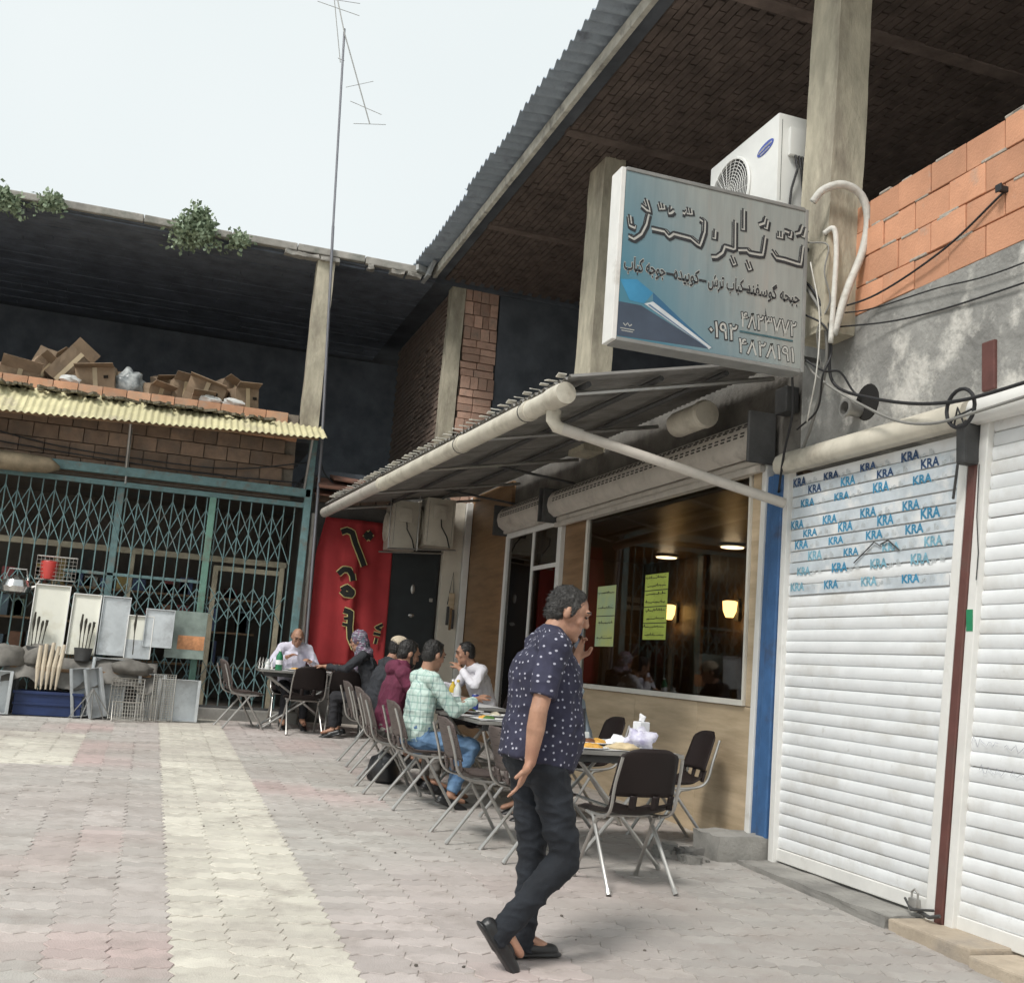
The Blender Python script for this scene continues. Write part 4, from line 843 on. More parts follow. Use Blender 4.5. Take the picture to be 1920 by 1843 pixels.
# shop interior behind the gate
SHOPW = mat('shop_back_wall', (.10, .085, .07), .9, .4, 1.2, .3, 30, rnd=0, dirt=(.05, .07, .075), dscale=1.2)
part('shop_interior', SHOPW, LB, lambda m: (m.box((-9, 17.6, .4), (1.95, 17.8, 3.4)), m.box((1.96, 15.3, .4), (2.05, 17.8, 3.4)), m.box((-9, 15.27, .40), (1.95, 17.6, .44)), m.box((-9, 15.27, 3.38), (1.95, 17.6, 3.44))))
CREAMP = mat('cream_old_paint', (.42, .37, .27), .7, .15, 5, .1, 40, dirt=(.22, .19, .14), dscale=4)
part('inner_rail', CREAMP, LB, lambda m: m.rbox((-4, 15.5, 2.42), (1.75, 15.56, 2.50), .006)); part('inner_door_frame', CREAMP, LB, lambda m: (m.rbox((.75, 15.5, .45), (.82, 15.56, 2.30), .006), m.rbox((1.66, 15.5, .45), (1.73, 15.56, 2.42), .006), m.rbox((.75, 15.5, 2.30), (1.66, 15.56, 2.37), .006)))
for x in (-1.3, -.35): part('inner_mullion', CREAMP, LB, lambda m: m.rbox((x, 15.5, .45), (x+.05, 15.55, 2.42), .006))
shelfc = [(.25, .12, .07), (.09, .13, .16), (.3, .22, .08), (.22, .05, .05), (.12, .16, .11), (.28, .26, .22), (.07, .1, .2)]
sh = thing('shop_shelf', 'dim shelf stacked with goods behind the folding gate', 'shelf', (0, 16.6, .44))
for z in (.5, 1.0, 1.5): part('shelf_board', WOODD, sh, lambda m: m.box((-3.0, 0, z), (1.5, .35, z+.03)))
for k in range(60):
    z = random.choice((.53, 1.03, 1.53)); x = -2.95+(k % 20)*.22; c = random.choice(shelfc)
    part('goods', mat('goods_%d' % shelfc.index(c), c, .6, .25, 6, rnd=.3), sh, lambda m: m.rbox((x, .02, z), (x+random.uniform(.12, .2), .3, z+random.uniform(.12, .38)), .01))
tr = thing('tarpaulin_roll', 'rolled brown tarpaulin tied under the gate beam at the left edge', 'tarpaulin', (-2.1, 14.85, 3.42)); m = MB(); m.tube([(-1, 0, 0), (-.2, 0, 0), (.3, 0, -.01), (.62, 0, -.02), (.74, 0, -.04)], [.13, .13, .12, .10, .03], 16)
m.v = [tuple(V(*p)+noise.noise_vector(V(*p)*7)*.025) for p in m.v]; m.build('roll', mat('brown_tarp', (.24, .19, .125), .85, .3, 5, .4, 20), tr, 'all')

# ---------------------------------------------------------------- corner between the buildings: end wall, banner, door, pillar
EW = thing('corner_wall', 'dark recessed wall between the two buildings behind the red banner', 'wall')
part('wall', mat('corner_wall_dark', (.10, .095, .09), .95, .3, 3, .5, 30, rnd=0), EW, lambda m: m.box((1.97, 15.32, .2), (4.34, 15.5, 3.78)))
dd = part('black_door', mat('black_door_paint', (.022, .027, .03), .35, .2, 4, rnd=0), EW, lambda m: m.rbox((3.22, 15.25, .30), (3.92, 15.31, 2.82), .01)); part('door_knocker', STEEL, dd, lambda m: (m.ell((3.56, 15.24, 2.28), (.03, .012, .07)), m.ell((3.57, 15.24, 1.9), (.045, .012, .03)), m.rbox((3.82, 15.235, 2.12), (3.87, 15.25, 2.17), .004)), True)
part('pillar', mat('cream_white_pillar', (.66, .61, .52), .8, .08, 3, .2, 40, dirt=(.45, .38, .29), dscale=2, rnd=0), EW, lambda m: (m.rbox((3.955, 15.16, .25), (4.24, 15.31, 3.62), .01)))
part('pillar_return', WHITE, EW, lambda m: m.rbox((4.245, 15.10, .25), (4.34, 15.20, 3.62), .008))
sr = part('patch_roof', mat('rusty_tin', (.20, .10, .07), .8, .3, 5, .3, 40, dirt=(.10, .07, .06), dscale=4), EW, lambda m: (m.rbox((2.0, 14.75, 3.62), (2.95, 15.3, 3.66), .01, rx3(.35)), m.rbox((2.2, 14.85, 3.70), (3.2, 15.3, 3.735), .01, rx3(.25)@ry3(.05)), m.rbox((1.98, 14.95, 3.50), (2.6, 15.3, 3.53), .01, rx3(.3))))
part('patch_brick', BRICKD, EW, lambda m: [m.rbox((2.02+k*.22, 15.2, 3.40+(k % 2)*.02), (2.22+k*.22, 15.31, 3.52), .006) for k in range(5)])
part('downpipe', HOOD, EW, lambda m: m.tube([(2.06, 15.1, .3), (2.02, 15.1, 1.8), (2.0, 15.08, 3.2)], .028, 10), True)
# red cloth banner
BN = thing('red_banner', 'red cloth banner with vertical black Persian letters edged in yellow', 'banner', (0, 15.12, 0))
REDC = mat('red_cloth', (.36, .03, .034), .85, .12, 3, .15, 120, rnd=0)
def bfn(u, v):
    z = 3.19-2.1*v; xl = 2.20+.0*v-(.10*min(1, v*4))+.03*v; x = xl+(3.20+.02*v-xl)*u
    fold = .05*math.exp(-((u-.52)/.05)**2)*min(1, v*3)
    return (x, .10+.025*math.sin(u*9+v*2)-fold*.6+.012*math.sin(u*23), z-.06*(1-u)*(1-v)*0)
part('cloth', REDC, BN, lambda m: m.slab(bfn, (0, 1, 0), 48, 30, .004), 'all')
BAN= [[(2.431, 2.988), (2.506, 3.024), (2.587, 2.999), (2.647, 2.848), (2.731, 2.688), (2.802, 2.538)], [(2.767, 3.013), (2.877, 2.94)], [(2.868, 3.03), (2.775, 2.929)], [(2.445, 2.391), (2.516, 2.465), (2.595, 2.462), (2.647, 2.389), (2.666, 2.312)], [(2.513, 2.165), (2.586, 2.216), (2.67, 2.157), (2.663, 2.112), (2.573, 2.115), (2.513, 2.165)], [(2.573, 1.889), (2.676, 1.864), (2.679, 1.661), (2.7, 1.509), (2.781, 1.362)], [(2.57, 1.696), (2.661, 1.681)], [(2.585, 1.774), (2.64, 1.779)], [(3.151, 1.732), (3.054, 1.68), (3.135, 1.653)], [(3.027, 1.6), (3.13, 1.586)], [(3.078, 1.538), (3.064, 1.449)]]
BK = mat('banner_black', (.015, .014, .012), .8, .1, rnd=0); BY = mat('banner_yellow', (.55, .46, .20), .8, .15, rnd=0)
def bflat(m, pts, r, y):
    o = len(m.v); m.tube([(p[0], 0, p[1]) for p in pts], r, 8)
    for i in range(o, len(m.v)): q = m.v[i]; m.v[i] = (q[0], y+q[1]*.05, q[2])
part('letter_edge', BY, BN, lambda m: [bflat(m, soft(s), .052 if i < 6 else .03, .046) for i, s in enumerate(BAN)])
part('lettering', BK, BN, lambda m: [bflat(m, soft(s), .038 if i < 6 else .019, .042) for i, s in enumerate(BAN)])
hg = thing('hanging_tools', 'wooden paddle and small metal tools hung on a cord on the white pillar', 'tools', (4.12, 15.13, 1.75))
part('cord', CABLE, hg, lambda m: (m.tube([(-.05, 0, .35), (.0, -.01, .82), (.05, 0, .35)], .008, 5))); part('paddle', WOOD, hg, lambda m: m.rbox((-.04, -.02, .28), (.05, .0, .52), .012)); part('metal_tool', DARKST, hg, lambda m: (m.rbox((-.06, -.03, .05), (-.02, 0, .32), .01), m.rbox((.02, -.03, .0), (.06, 0, .28), .01))); part('wooden_handle', WOODD, hg, lambda m: m.rbox((-.01, -.03, -.02), (.025, 0, .3), .01))

for lb, pts in (('slack black cable under the yellow awning along the dark blocks', [(-3, 15.0, 3.95), (-1.6, 15.02, 3.72), (-.4, 15.02, 3.66), (.8, 15.02, 3.68), (1.85, 15.0, 3.9)]), ('second slack cable just above the teal gate beam', [(-3, 15.0, 3.72), (-1.2, 15.02, 3.62), (.4, 15.02, 3.57), (1.88, 15.0, 3.60)]), ('thin cable drooping from the mast across the corner to the gutter', [(1.98, 14.98, 4.1), (2.1, 15.0, 3.75), (2.5, 15.0, 3.55), (3.0, 14.9, 3.6)])):
    cable('loose_cable', lb, pts, .010, CABLE)
# ---------------------------------------------------------------- antenna on a tall mast
AN = thing('tv_antenna', 'thin leaning aerial mast with a drooping television antenna', 'antenna', (1.99, 14.93, 0))
part('mast', mat('aerial_grey', (.20, .20, .22), .5, .1, metal=.4, rnd=0), AN, lambda m: (m.tube([(.10, 0, .35), (.0, 0, 4.25), (-.16, 0, 7.4)], .021, 8), m.tube([(-.16, 0, 7.4), (-.30, 0, 10.5)], .017, 8)))
part('boom', STEEL, AN, lambda m: (m.tube([(-.62, 0, 11.5), (-.30, -.03, 10.42), (.22, 0, 9.09)], .010, 6), m.tube([(-.52, 0, 11.05), (-.31, 0, 9.95)], .007, 5)))
for cx, cz, dx, dz in ((-.45, 10.93, .34, .04), (-.42, 10.80, .32, -.03), (.01, 9.68, .20, .10), (.14, 9.33, .24, -.05), (.22, 9.09, .24, .05), (-.3, 10.0, .05, -.01)):
    part('element', STEEL, AN, lambda m: m.tube([(cx-dx, .0, cz-dz), (cx+dx, .0, cz+dz)], .005, 5))
# ---------------------------------------------------------------- weeds rooted in the roof edge
LEAF = mat('weed_leaf', (.20, .27, .17), .7, .3, 9, col2=(.36, .44, .30), rnd=.1, attr=None)
STEMM = mat('weed_stem', (.12, .12, .06), .8, .2)
def weed(label, c, rx, rz, n, droop=.3):
    t = thing('roof_weed', label, 'weed', c, 0, 'weeds growing on the roof edge'); m = MB(); s = MB()
    for k in range(max(5, n//26)):
        a = random.uniform(0, 6.28); e = random.uniform(-.5, 1.5) if n > 1000 else random.uniform(.1, 1.5); d = V(math.cos(a)*math.cos(e), math.sin(a)*math.cos(e)*.7-.25, math.sin(e)-droop*math.cos(e))
        L_ = rx*random.uniform(.6, 1.05)*(1.2 if k % 5 == 0 else 1); pts = [V(0, 0, 0)+d*(L_*q/4)+V(0, 0, -droop*.5*L_*(q/4)**2*(1 if e < .8 else .1)) for q in range(5)]
        pts = [V(p.x, p.y, p.z*rz/rx) for p in pts]
        s.tube(pts, [.006, .005, .004, .003, .002], 4)
        for q in range(26):
            u = random.uniform(.15, 1.05); p = pts[min(3, int(u*4))].lerp(pts[min(4, int(u*4)+1)], (u*4) % 1); p = p+V(random.gauss(0, .05), random.gauss(0, .05), random.gauss(0, .045))
            ax = V(random.gauss(0, 1), random.gauss(0, 1), random.gauss(.3, .8)).normalized(); sd_ = ax.cross(V(random.random(), random.random(), random.random()+.1)).normalized(); l = random.uniform(.05, .10); w_ = l*.30
            m.add([p, p+ax*l*.5+sd_*w_, p+ax*l, p+ax*l*.5-sd_*w_], [(0, 1, 2, 3)])
    s.build('stems', STEMM, t); o = m.build('foliage', LEAF, t); stuff(o)
weed('big round bushy weed spilling over the roof edge of the far building', (-.05, 14.98, 6.92), .36, .36, 2600, .2)
weed('leafy weed hanging from the roof edge at the left border of the photo', (-2.5, 14.96, 6.84), .34, .22, 520, .7)
weed('short yellowish weed on the roof edge near the left border', (-1.95, 14.97, 6.93), .24, .16, 320, .3)
weed('low dark creeper along the roof edge beyond the big bush', (.55, 14.96, 6.90), .36, .13, 260, .7)
# ---------------------------------------------------------------- chairs
def plastic_dots(m_):                                        # fine perforation relief of the shells
    nt = m_.node_tree; b = nt.nodes['Principled BSDF']; L = nt.links.new
    src = b.inputs['Base Color'].links[0].from_socket
    t = _n(nt, 'ShaderNodeTexCoord'); v = _n(nt, 'ShaderNodeTexVoronoi'); v.inputs['Scale'].default_value = 55; v.inputs['Randomness'].default_value = 0
    L(t.outputs['Object'], v.inputs['Vector']); r = _n(nt, 'ShaderNodeMapRange'); r.inputs[1].default_value = .22; r.inputs[2].default_value = .30; L(v.outputs['Distance'], r.inputs[0])
    x = _n(nt, 'ShaderNodeMix', data_type='RGBA'); x.inputs[6].default_value = (.012, .009, .008, 1); L(r.outputs[0], x.inputs[0]); L(src, x.inputs[7]); L(x.outputs[2], b.inputs['Base Color'])
    return m_
def make_chair(shell):
    t = thing('stacking_chair', '-', 'chair')                # local: faces +y, origin on the ground under the seat
    def seat(u, v):
        x = (u-.5)*.44*(1-.10*(1-v)); y = .21-.42*(1-v)
        z = .435+.03*abs(u-.5)*2*abs(u-.5)*2-.03*max(0, v-.75)*4*.9+.055*max(0, .22-v)/.22
        return (x, y, z)
    part('seat', shell, t, lambda m: m.slab(seat, (0, 0, -1), 12, 10, .012), 'all')
    def back(u, v):
        hw = .215-.02*v; e = max(0, v-.72)/.28; hw *= 1-.24*e**3
        z = .545+.29*v; x = (u-.5)*2*hw; y = -.225-.095*v+.035*(abs(u-.5)*2)**2
        return (x, y, z-.022*e**2*(abs(u-.5)*2)**4)
    b = part('backrest', shell, t, lambda m: m.slab(back, (0, -1, .15), 14, 10, .012), 'all')
    for x in (-.195, -.075, .075, .195):
        wd = .022 if abs(x) > .1 else .028
        part('back_rib', shell, b, lambda m: m.slab(lambda u, v: (x+(u-.5)*2*wd*.8, (-.212-.022*v)+(.03 if abs(x) > .1 else 0), .47+.085*v), (0, -1, 0), 2, 6, .014), 'all')
    for s in (-1, 1):
        x = s*.205; ap = V(x*.93, -.01, .40)
        part('leg', STEEL, t, lambda m: (m.tube([V(x*.93, .13, .415), V(x*.95, .04, .40), V(x*1.08, -.262, .014)], .0125, 8), m.tube([V(x*1.07, -.250, .03), V(x*1.085, -.272, .0)], .016, 8)), True)
        part('leg', STEEL, t, lambda m: (m.tube([V(x*.93, -.10, .415), V(x*.95, -.02, .40), V(x*1.08, .225, .014)], .0125, 8), m.tube([V(x*1.07, .215, .03), V(x*1.085, .232, .0)], .016, 8)), True)
        part('back_tube', STEEL, t, lambda m: m.tube(spline([V(x*.93, .15, .412), V(x*.97, -.1, .42), V(x*1.03, -.215, .47), V(x*1.04, -.262, .62), V(x*.98, -.315, .78)], 5), .010, 8), True)
    part('crossbar', STEEL, t, lambda m: m.tube([V(-.19, .03, .405), V(.19, .03, .405)], .011, 8))
    return t
plastic_dots(CHAIRG)
darkc, greyc = make_chair(CHAIRP), make_chair(CHAIRG)
used = {}
def chair(proto, x, y, rz, label, group):
    t = proto if proto.name not in used else copy_tree(proto)
    if t is proto: used[proto.name] = 1
    t.location = (x, y, gz(y)); t.rotation_euler = (-.0, 0, rz); tag(t, label, 'chair', group); return t
FX = R(-90)                                                  # faces +x: backs turned to the yard
row = 'brown chairs with their backs to the yard'
chair(darkc, 2.89, 6.17, R(3), 'dark brown chair with its back to the camera, nearest at the food table', 'chairs at the near table')
chair(darkc, 3.86, 7.50, R(84), 'dark brown chair standing against the wooden wall at the near table', 'chairs at the near table')
chair(greyc, 2.56, 6.91, FX+.05, 'empty brown chair mostly hidden behind the legs of the walking man', row)
chair(greyc, 2.345, 7.46, FX, 'empty brown chair tucked at the table just left of the walking man', row)
chair(greyc, 2.24, 8.73, FX+.04, 'brown chair under the man in the green checked shirt', row)
chair(greyc, 2.155, 9.44, FX-.03, 'brown chair under the person in the maroon hoodie', row)
chair(greyc, 2.25, 10.25, FX, 'brown chair behind the maroon hoodie chair, empty back showing', row)
chair(greyc, 2.28, 11.09, FX+.03, 'brown chair under the person in the beige cap', row)
chair(darkc, 3.62, 11.35, R(90), 'chair under the man in the white shirt facing the yard', 'chairs along the restaurant wall')
chair(darkc, 3.50, 8.35, R(90), 'chair under the person in pale blue behind the walking man', 'chairs along the restaurant wall')
lt = 'chairs round the table by the gate'
chair(darkc, 1.93, 13.72, R(4), 'dark chair with its back to the camera in front of the bald man', lt)
chair(darkc, 2.46, 13.78, R(-8), 'dark chair beside the one in front of the bald man, nearer the banner', lt)
chair(greyc, 1.22, 14.10, R(-80), 'empty chair at the left end of the table by the gate', lt)
chair(darkc, 1.86, 14.72, R(180), 'chair under the bald man behind the far table', lt)
chair(greyc, 2.80, 13.35, R(78), 'chair under the person with the patterned scarf', lt)
# ---------------------------------------------------------------- tables
TOPM = mat('dark_table_top', (.075, .07, .066), .35, .15, 6, .05, 60, rnd=.1); EDGE = mat('table_edge_metal', (.30, .29, .27), .4, .1, metal=.5)
SHEET = mat('white_plastic_sheet', (.66, .66, .66), .35, .08, 6, .2, 25)
def make_table(label, x0, x1, y0, y1, cover=False):
    cx, cy = (x0+x1)/2, (y0+y1)/2; t = thing('folding_table', label, 'table', (cx, cy, gz(cy)), 0, 'folding tables in the yard'); a, b = (x1-x0)/2, (y1-y0)/2
    tilt = .03
    part('tabletop', TOPM, t, lambda m: m.rbox((-a, -b, .715), (a, b, .74), .006)); part('edge_band', EDGE, t, lambda m: (m.rbox((-a-.006, -b-.006, .712), (a+.006, -b, .738), .003), m.rbox((-a-.006, b, .712), (a+.006, b+.006, .738), .003), m.rbox((-a-.006, -b, .712), (-a, b, .738), .003), m.rbox((a, -b, .712), (a+.006, b, .738), .003)))
    part('apron', DARKST, t, lambda m: m.rbox((-a+.05, -b+.06, .66), (a-.05, -b+.09, .714), .004)); part('apron', DARKST, t, lambda m: m.rbox((-a+.05, b-.09, .66), (a-.05, b-.06, .714), .004))
    for s in (-1, 1):
        for q in (-1, 1):
            part('leg', STEEL, t, lambda m: (m.tube([(q*(a-.08), s*(b-.12), .70), (-q*(a-.10), s*(b-.10), .015)], .014, 8), m.tube([(-q*(a-.105), s*(b-.10), .03), (-q*(a-.09), s*(b-.10), .0)], .018, 8)))
    part('stretcher', STEEL, t, lambda m: m.tube([(0, -b+.11, .36), (0, b-.11, .36)], .011, 8))
    if cover: part('cover_sheet', SHEET, t, lambda m: m.grid(lambda u, v: (-a+.02+(2*a-.04)*u, -b+.02+(2*b-.04)*v, .7425+.002*math.sin(u*17+v*9)), 20, 14), 'all')
    return t
make_table('folding table with leftover food beside the wooden wall, nearest the camera', 2.62, 3.42, 6.45, 7.58, True)
make_table('folding table in front of the man in the green checked shirt', 2.52, 3.22, 8.12, 9.42, True)
make_table('folding table between the man in white and the maroon hoodie', 2.50, 3.22, 9.50, 10.80, True)
make_table('folding table at the far end of the row by the wood panel', 2.50, 3.22, 10.88, 12.10, True)
make_table('folding table before the bald man in front of the gate', 1.38, 2.55, 13.88, 14.50, True)
# ---------------------------------------------------------------- food and drink
def zt(y): return gz(y)+.743
PLATE = mat('white_plate', (.72, .72, .70), .3, .04, rnd=.04); RICE = mat('rice', (.66, .60, .46), .8, .2, 60, .6, 150); SAFF = mat('saffron_rice', (.62, .33, .06), .7, .3, 40, .6, 150); MEAT = mat('grilled_meat', (.16, .065, .03), .6, .35, 30, .5, 120); HERB = mat('herbs', (.06, .14, .03), .7, .4, 40, .5, 120)
TISS = mat('white_tissue', (.74, .74, .76), .9, .06, 9); LILAC = mat('lilac_plastic_bag', (.52, .49, .70), .35, .25, 12, .4, 30, col2=(.76, .75, .82)); BTLG = mat('green_bottle_plastic', (.03, .22, .10), .2, .1); BLUEC = mat('blue_can_paint', (.03, .05, .22), .3, .2, rnd=.2); YELD = mat('yellow_drink', (.60, .42, .05), .25, .15); CLEAR = mat('cloudy_plastic', (.62, .64, .62), .25, .1)
tb = {'near': 'the near table', 'green': 'the table of the man in green', 'mid': 'the middle table', 'gate': 'the table by the gate'}
def plate(x, y, r, food, label):
    t = thing('plate', label, 'plate', (x, y, zt(y)), 0, 'plates on the tables'); part('dish', PLATE, t, lambda m: m.lathe([(r*.55, 0), (r*.6, .004), (r, .018), (r*.98, .021), (r*.58, .008), (.002, .007)], (0, 0, 0), 24), True)
    for k, fm_ in enumerate(food):
        def heap(m):
            ax, ay = random.uniform(-.3, .3)*r, random.uniform(-.3, .3)*r; m.ell((ax, ay, .014), (r*.42, r*.36, .026), n=14, m=8)
            m.v = [tuple(V(*p)+noise.noise_vector(V(*p)*45+V(k, x, y))*.012) for p in m.v]
        part('food', fm_, t, heap, 'all')
def bottle(x, y, h, r, mm, capm, label, name='bottle'):
    t = thing(name, label, 'can' if name == 'drink_can' else 'bottle', (x, y, zt(y)), 0, None)
    if name == 'drink_can': part('body', mm, t, lambda m: m.lathe([(r*.8, 0), (r, .008), (r, h-.01), (r*.85, h)], (0, 0, 0), 18), True); part('lid', STEEL, t, lambda m: m.lathe([(r*.83, h+.0005), (r*.8, h+.003), (.005, h+.002)], (0, 0, 0), 18))
    else:
        part('body', mm, t, lambda m: m.lathe([(r*.9, 0), (r, .006), (r, h*.62), (r*.9, h*.72), (r*.4, h*.86), (r*.36, h*.93)], (0, 0, 0), 18), True); part('cap', capm, t, lambda m: m.lathe([(r*.42, h*.93), (r*.42, h), (r*.38, h+.002)], (0, 0, 0), 14), True); part('label_band', TISS, t, lambda m: m.lathe([(r*1.012, h*.28), (r*1.012, h*.5)], (0, 0, 0), 18), True)
def crumple(name, label, cat, x, y, s, mm, amp=.45, up=.0):
    t = thing(name, label, cat, (x, y, zt(y)+s[2]*.75+up)); m = MB(); m.ell((0, 0, 0), s, n=22, m=14); m.v = [tuple(V(*p)*(1+amp*noise.noise(V(*p)*(1.6/max(s))+V(x*5, y, 0))+amp*.5*noise.noise(V(*p)*(4/max(s))+V(x*5, y, 0)))) for p in m.v]
    m.build('crumpled_sheet', mm, t, 'all')
plate(2.80, 6.62, .15, (SAFF, SAFF, SAFF), 'plate of orange saffron rice at the edge of the near table'); plate(2.98, 6.95, .15, (SAFF, MEAT), 'plate with orange rice and meat behind the saffron plate'); plate(3.14, 6.76, .12, (RICE, RICE), 'plate of white rice on the near table')
crumple('flat_bread', 'torn heap of flat bread and scraps on the near table', 'bread', 3.06, 6.62, (.11, .08, .03), mat('flat_bread_crust', (.60, .48, .30), .9, .2, 20), .5)
crumple('plastic_bag', 'crumpled lilac plastic bag on the corner of the near table', 'bag', 3.28, 6.80, (.10, .09, .075), LILAC, .6); crumple('plastic_bag', 'small white crumpled bag between the rice and the lilac bag', 'bag', 3.15, 6.90, (.08, .07, .04), TISS, .6)
tx = thing('tissue_box', 'small white tissue box standing on the near table', 'tissue box', (3.36, 6.98, zt(6.98)), .3); part('box', TISS, tx, lambda m: m.rbox((-.045, -.04, 0), (.045, .04, .17), .006)); part('tissue', TISS, tx, lambda m: m.tube([(0, 0, .17), (.01, 0, .2), (-.01, .01, .225)], [.02, .025, .004], 6))
bn_ = thing('menu_stand', 'black card stand on the near table behind the walking man', 'stand', (3.06, 7.38, zt(7.38)), .2); part('card', BLACKR, bn_, lambda m: m.rbox((-.05, -.012, .045), (.05, .012, .21), .004, rx3(-.12), (0, 0, 0))); part('foot', CLEAR, bn_, lambda m: m.rbox((-.06, -.04, 0), (.06, .04, .045), .006))
plate(2.66, 8.35, .13, (SAFF, HERB), 'plate of yellow food at the near corner of the green man\'s table'); plate(2.95, 8.30, .13, (RICE, MEAT), 'plate of rice and meat on the green man\'s table'); plate(2.85, 8.75, .12, (RICE,), 'small rice plate in the middle of the green man\'s table'); plate(2.72, 9.05, .12, (MEAT, HERB), 'plate of grilled meat at the far side of the green man\'s table')
crumple('napkin', 'crumpled white napkins on the green man\'s table', 'napkin', 2.86, 8.22, (.08, .06, .03), TISS, .6); crumple('plastic_bag', 'blue grey crumpled bag on the green man\'s table', 'bag', 3.10, 8.55, (.10, .09, .05), LILAC, .6)
bottle(2.80, 9.2, .15, .033, BLUEC, STEEL, 'dark blue drink can at the back of the green man\'s table', 'drink_can'); bottle(3.06, 8.28, .13, .033, BLUEC, STEEL, 'blue drink can beside the rice plate near the walking man', 'drink_can'); bottle(2.66, 9.30, .26, .035, CLEAR, YELD, 'clear bottle with a yellow cap on the green man\'s table'); bottle(2.74, 9.75, .24, .034, YELD, TISS, 'yellow drink bottle on the middle table')
plate(2.8, 10.1, .13, (RICE, HERB), 'plate of rice and herbs on the middle table'); plate(3.0, 10.9, .13, (SAFF,), 'plate of yellow rice before the man in white'); plate(2.95, 11.5, .12, (MEAT,), 'small plate of meat on the far table of the row')
bottle(1.62, 14.02, .26, .045, BTLG, TISS, 'green bottle on the table by the gate'); bottle(1.48, 13.98, .13, .03, CLEAR, TISS, 'small clear cup bottle left of the green bottle'); plate(1.85, 14.2, .14, (RICE, SAFF), 'plate before the bald man'); plate(2.2, 14.1, .13, (RICE,), 'plate of rice at the scarf person\'s end of the far table'); crumple('napkin', 'white napkins on the table by the gate', 'napkin', 2.05, 13.98, (.09, .06, .035), TISS, .6)
cr_ = thing('wire_napkin_rack', 'small wire rack on the left end of the far table', 'rack', (1.45, 14.2, zt(14.2)), .4); part('wires', STEEL, cr_, lambda m: [m.tube([(-.09+k*.045, -.04, 0), (-.06+k*.045, 0, .14), (-.09+k*.045, .04, 0)], .005, 4) for k in range(5)])
# added black lump standing in for a diner's dark trouser leg
sk_ = thing('black_lump', 'added black lump standing in for a trouser leg under the maroon hoodie chair', 'bag', (2.2, 9.95, gz(9.95))); m = MB(); m.ell((0, 0, .11), (.13, .17, .16), n=26, m=18); m.v = [tuple(V(p[0], p[1], max(.0, p[2]))+noise.noise_vector(V(*p)*9)*.05) for p in m.v]; m.build('sack', mat('black_lump_film', (.015, .015, .017), .35, .2, 5, .3, 20), sk_, 'all')

# ---------------------------------------------------------------- grills, trays and racks for sale in front of the gate
g0 = gz(14.5)
bn = thing('display_bench', 'low bench under a crumpled grey tarpaulin in front of the gate', 'bench', (-.7, 14.62, g0))
part('bench_top', WOODD, bn, lambda m: m.rbox((-.85, -.20, .52), (.80, .25, .56), .01))
for x in (-.8, .72):
    for y in (-.18, .2): part('leg', DARKST, bn, lambda m: m.rbox((x, y, 0), (x+.04, y+.04, .52), .004))
def tarp(u, v):
    x = -.92+1.78*u; y = -.30+.62*v; z = .67+.05*noise.noise(V(x*4, y*4, 1))+.10*math.exp(-((u-.15)/.12)**2)+.08*math.exp(-((u-.75)/.15)**2)
    if v < .35: z -= (.35-v)/.35*(.34+.12*noise.noise(V(x*5, 3, 2))); y += .02*noise.noise(V(x*9, 1, 1))
    return (x, y, z)
part('tarpaulin', mat('grey_tarpaulin', (.16, .15, .135), .7, .3, 4, .5, 14), bn, lambda m: m.slab(tarp, (0, 0, -1), 40, 20, .006), 'all')
def tray(label, x, z0, w, h, mm, lean=.12, tools=0):
    t = thing('metal_tray', label, 'tray', (x, 14.66, z0)); t.rotation_euler = (-lean, 0, random.uniform(-.03, .03)); r_ = .03
    part('base', mm, t, lambda m: m.box((-w/2, 0, 0), (w/2, .006, h)))
    part('rim', WHITE if mm is not GALV else GALV, t, lambda m: (m.rbox((-w/2-.012, -r_, 0), (-w/2, .008, h), .003), m.rbox((w/2, -r_, 0), (w/2+.012, .008, h), .003), m.rbox((-w/2-.012, -r_, h), (w/2+.012, .008, h+.012), .003)))
    return t
TRW = mat('white_enamel_tray', (.78, .77, .68), .35, .06, 3, dirt=(.6, .57, .45), dscale=3, rnd=.04)
tray('largest white enamel tray leaning on the gate', -1.21, g0+.72, .40, .86, TRW); tray('middle white tray with dark tongs in front', -.79, g0+.74, .32, .76, TRW); tray('tall dull grey tray right of the two white trays', -.43, g0+.76, .32, .74, GALV)
t = tray('short white tray with a grey lower half', -.11, g0+.74, .30, .54, TRW); part('grey_smear', GALV, t, lambda m: m.box((-.148, -.004, .0), (.148, -.001, .24)))
tray('plain grey sheet leaning behind the short white tray', .12, g0+.90, .34, .48, GALV)
pn = thing('glass_picture', 'dusty glazed panel with an orange print leaning on the gate', 'panel', (.47, 14.80, g0+.78)); pn.rotation_euler = (-.06, 0, 0); part('pane', mat('dusty_glass', (.22, .27, .24), .3, .25, 6), pn, lambda m: m.rbox((-.25, 0, 0), (.25, .02, .62), .004)); part('print', mat('orange_print', (.48, .22, .10), .6, .4, 9), pn, lambda m: m.box((-.10, -.003, .12), (.24, -.001, .30)))
BRUSH = mat('dark_brush_tip', (.05, .045, .035), .9, .3, 30)
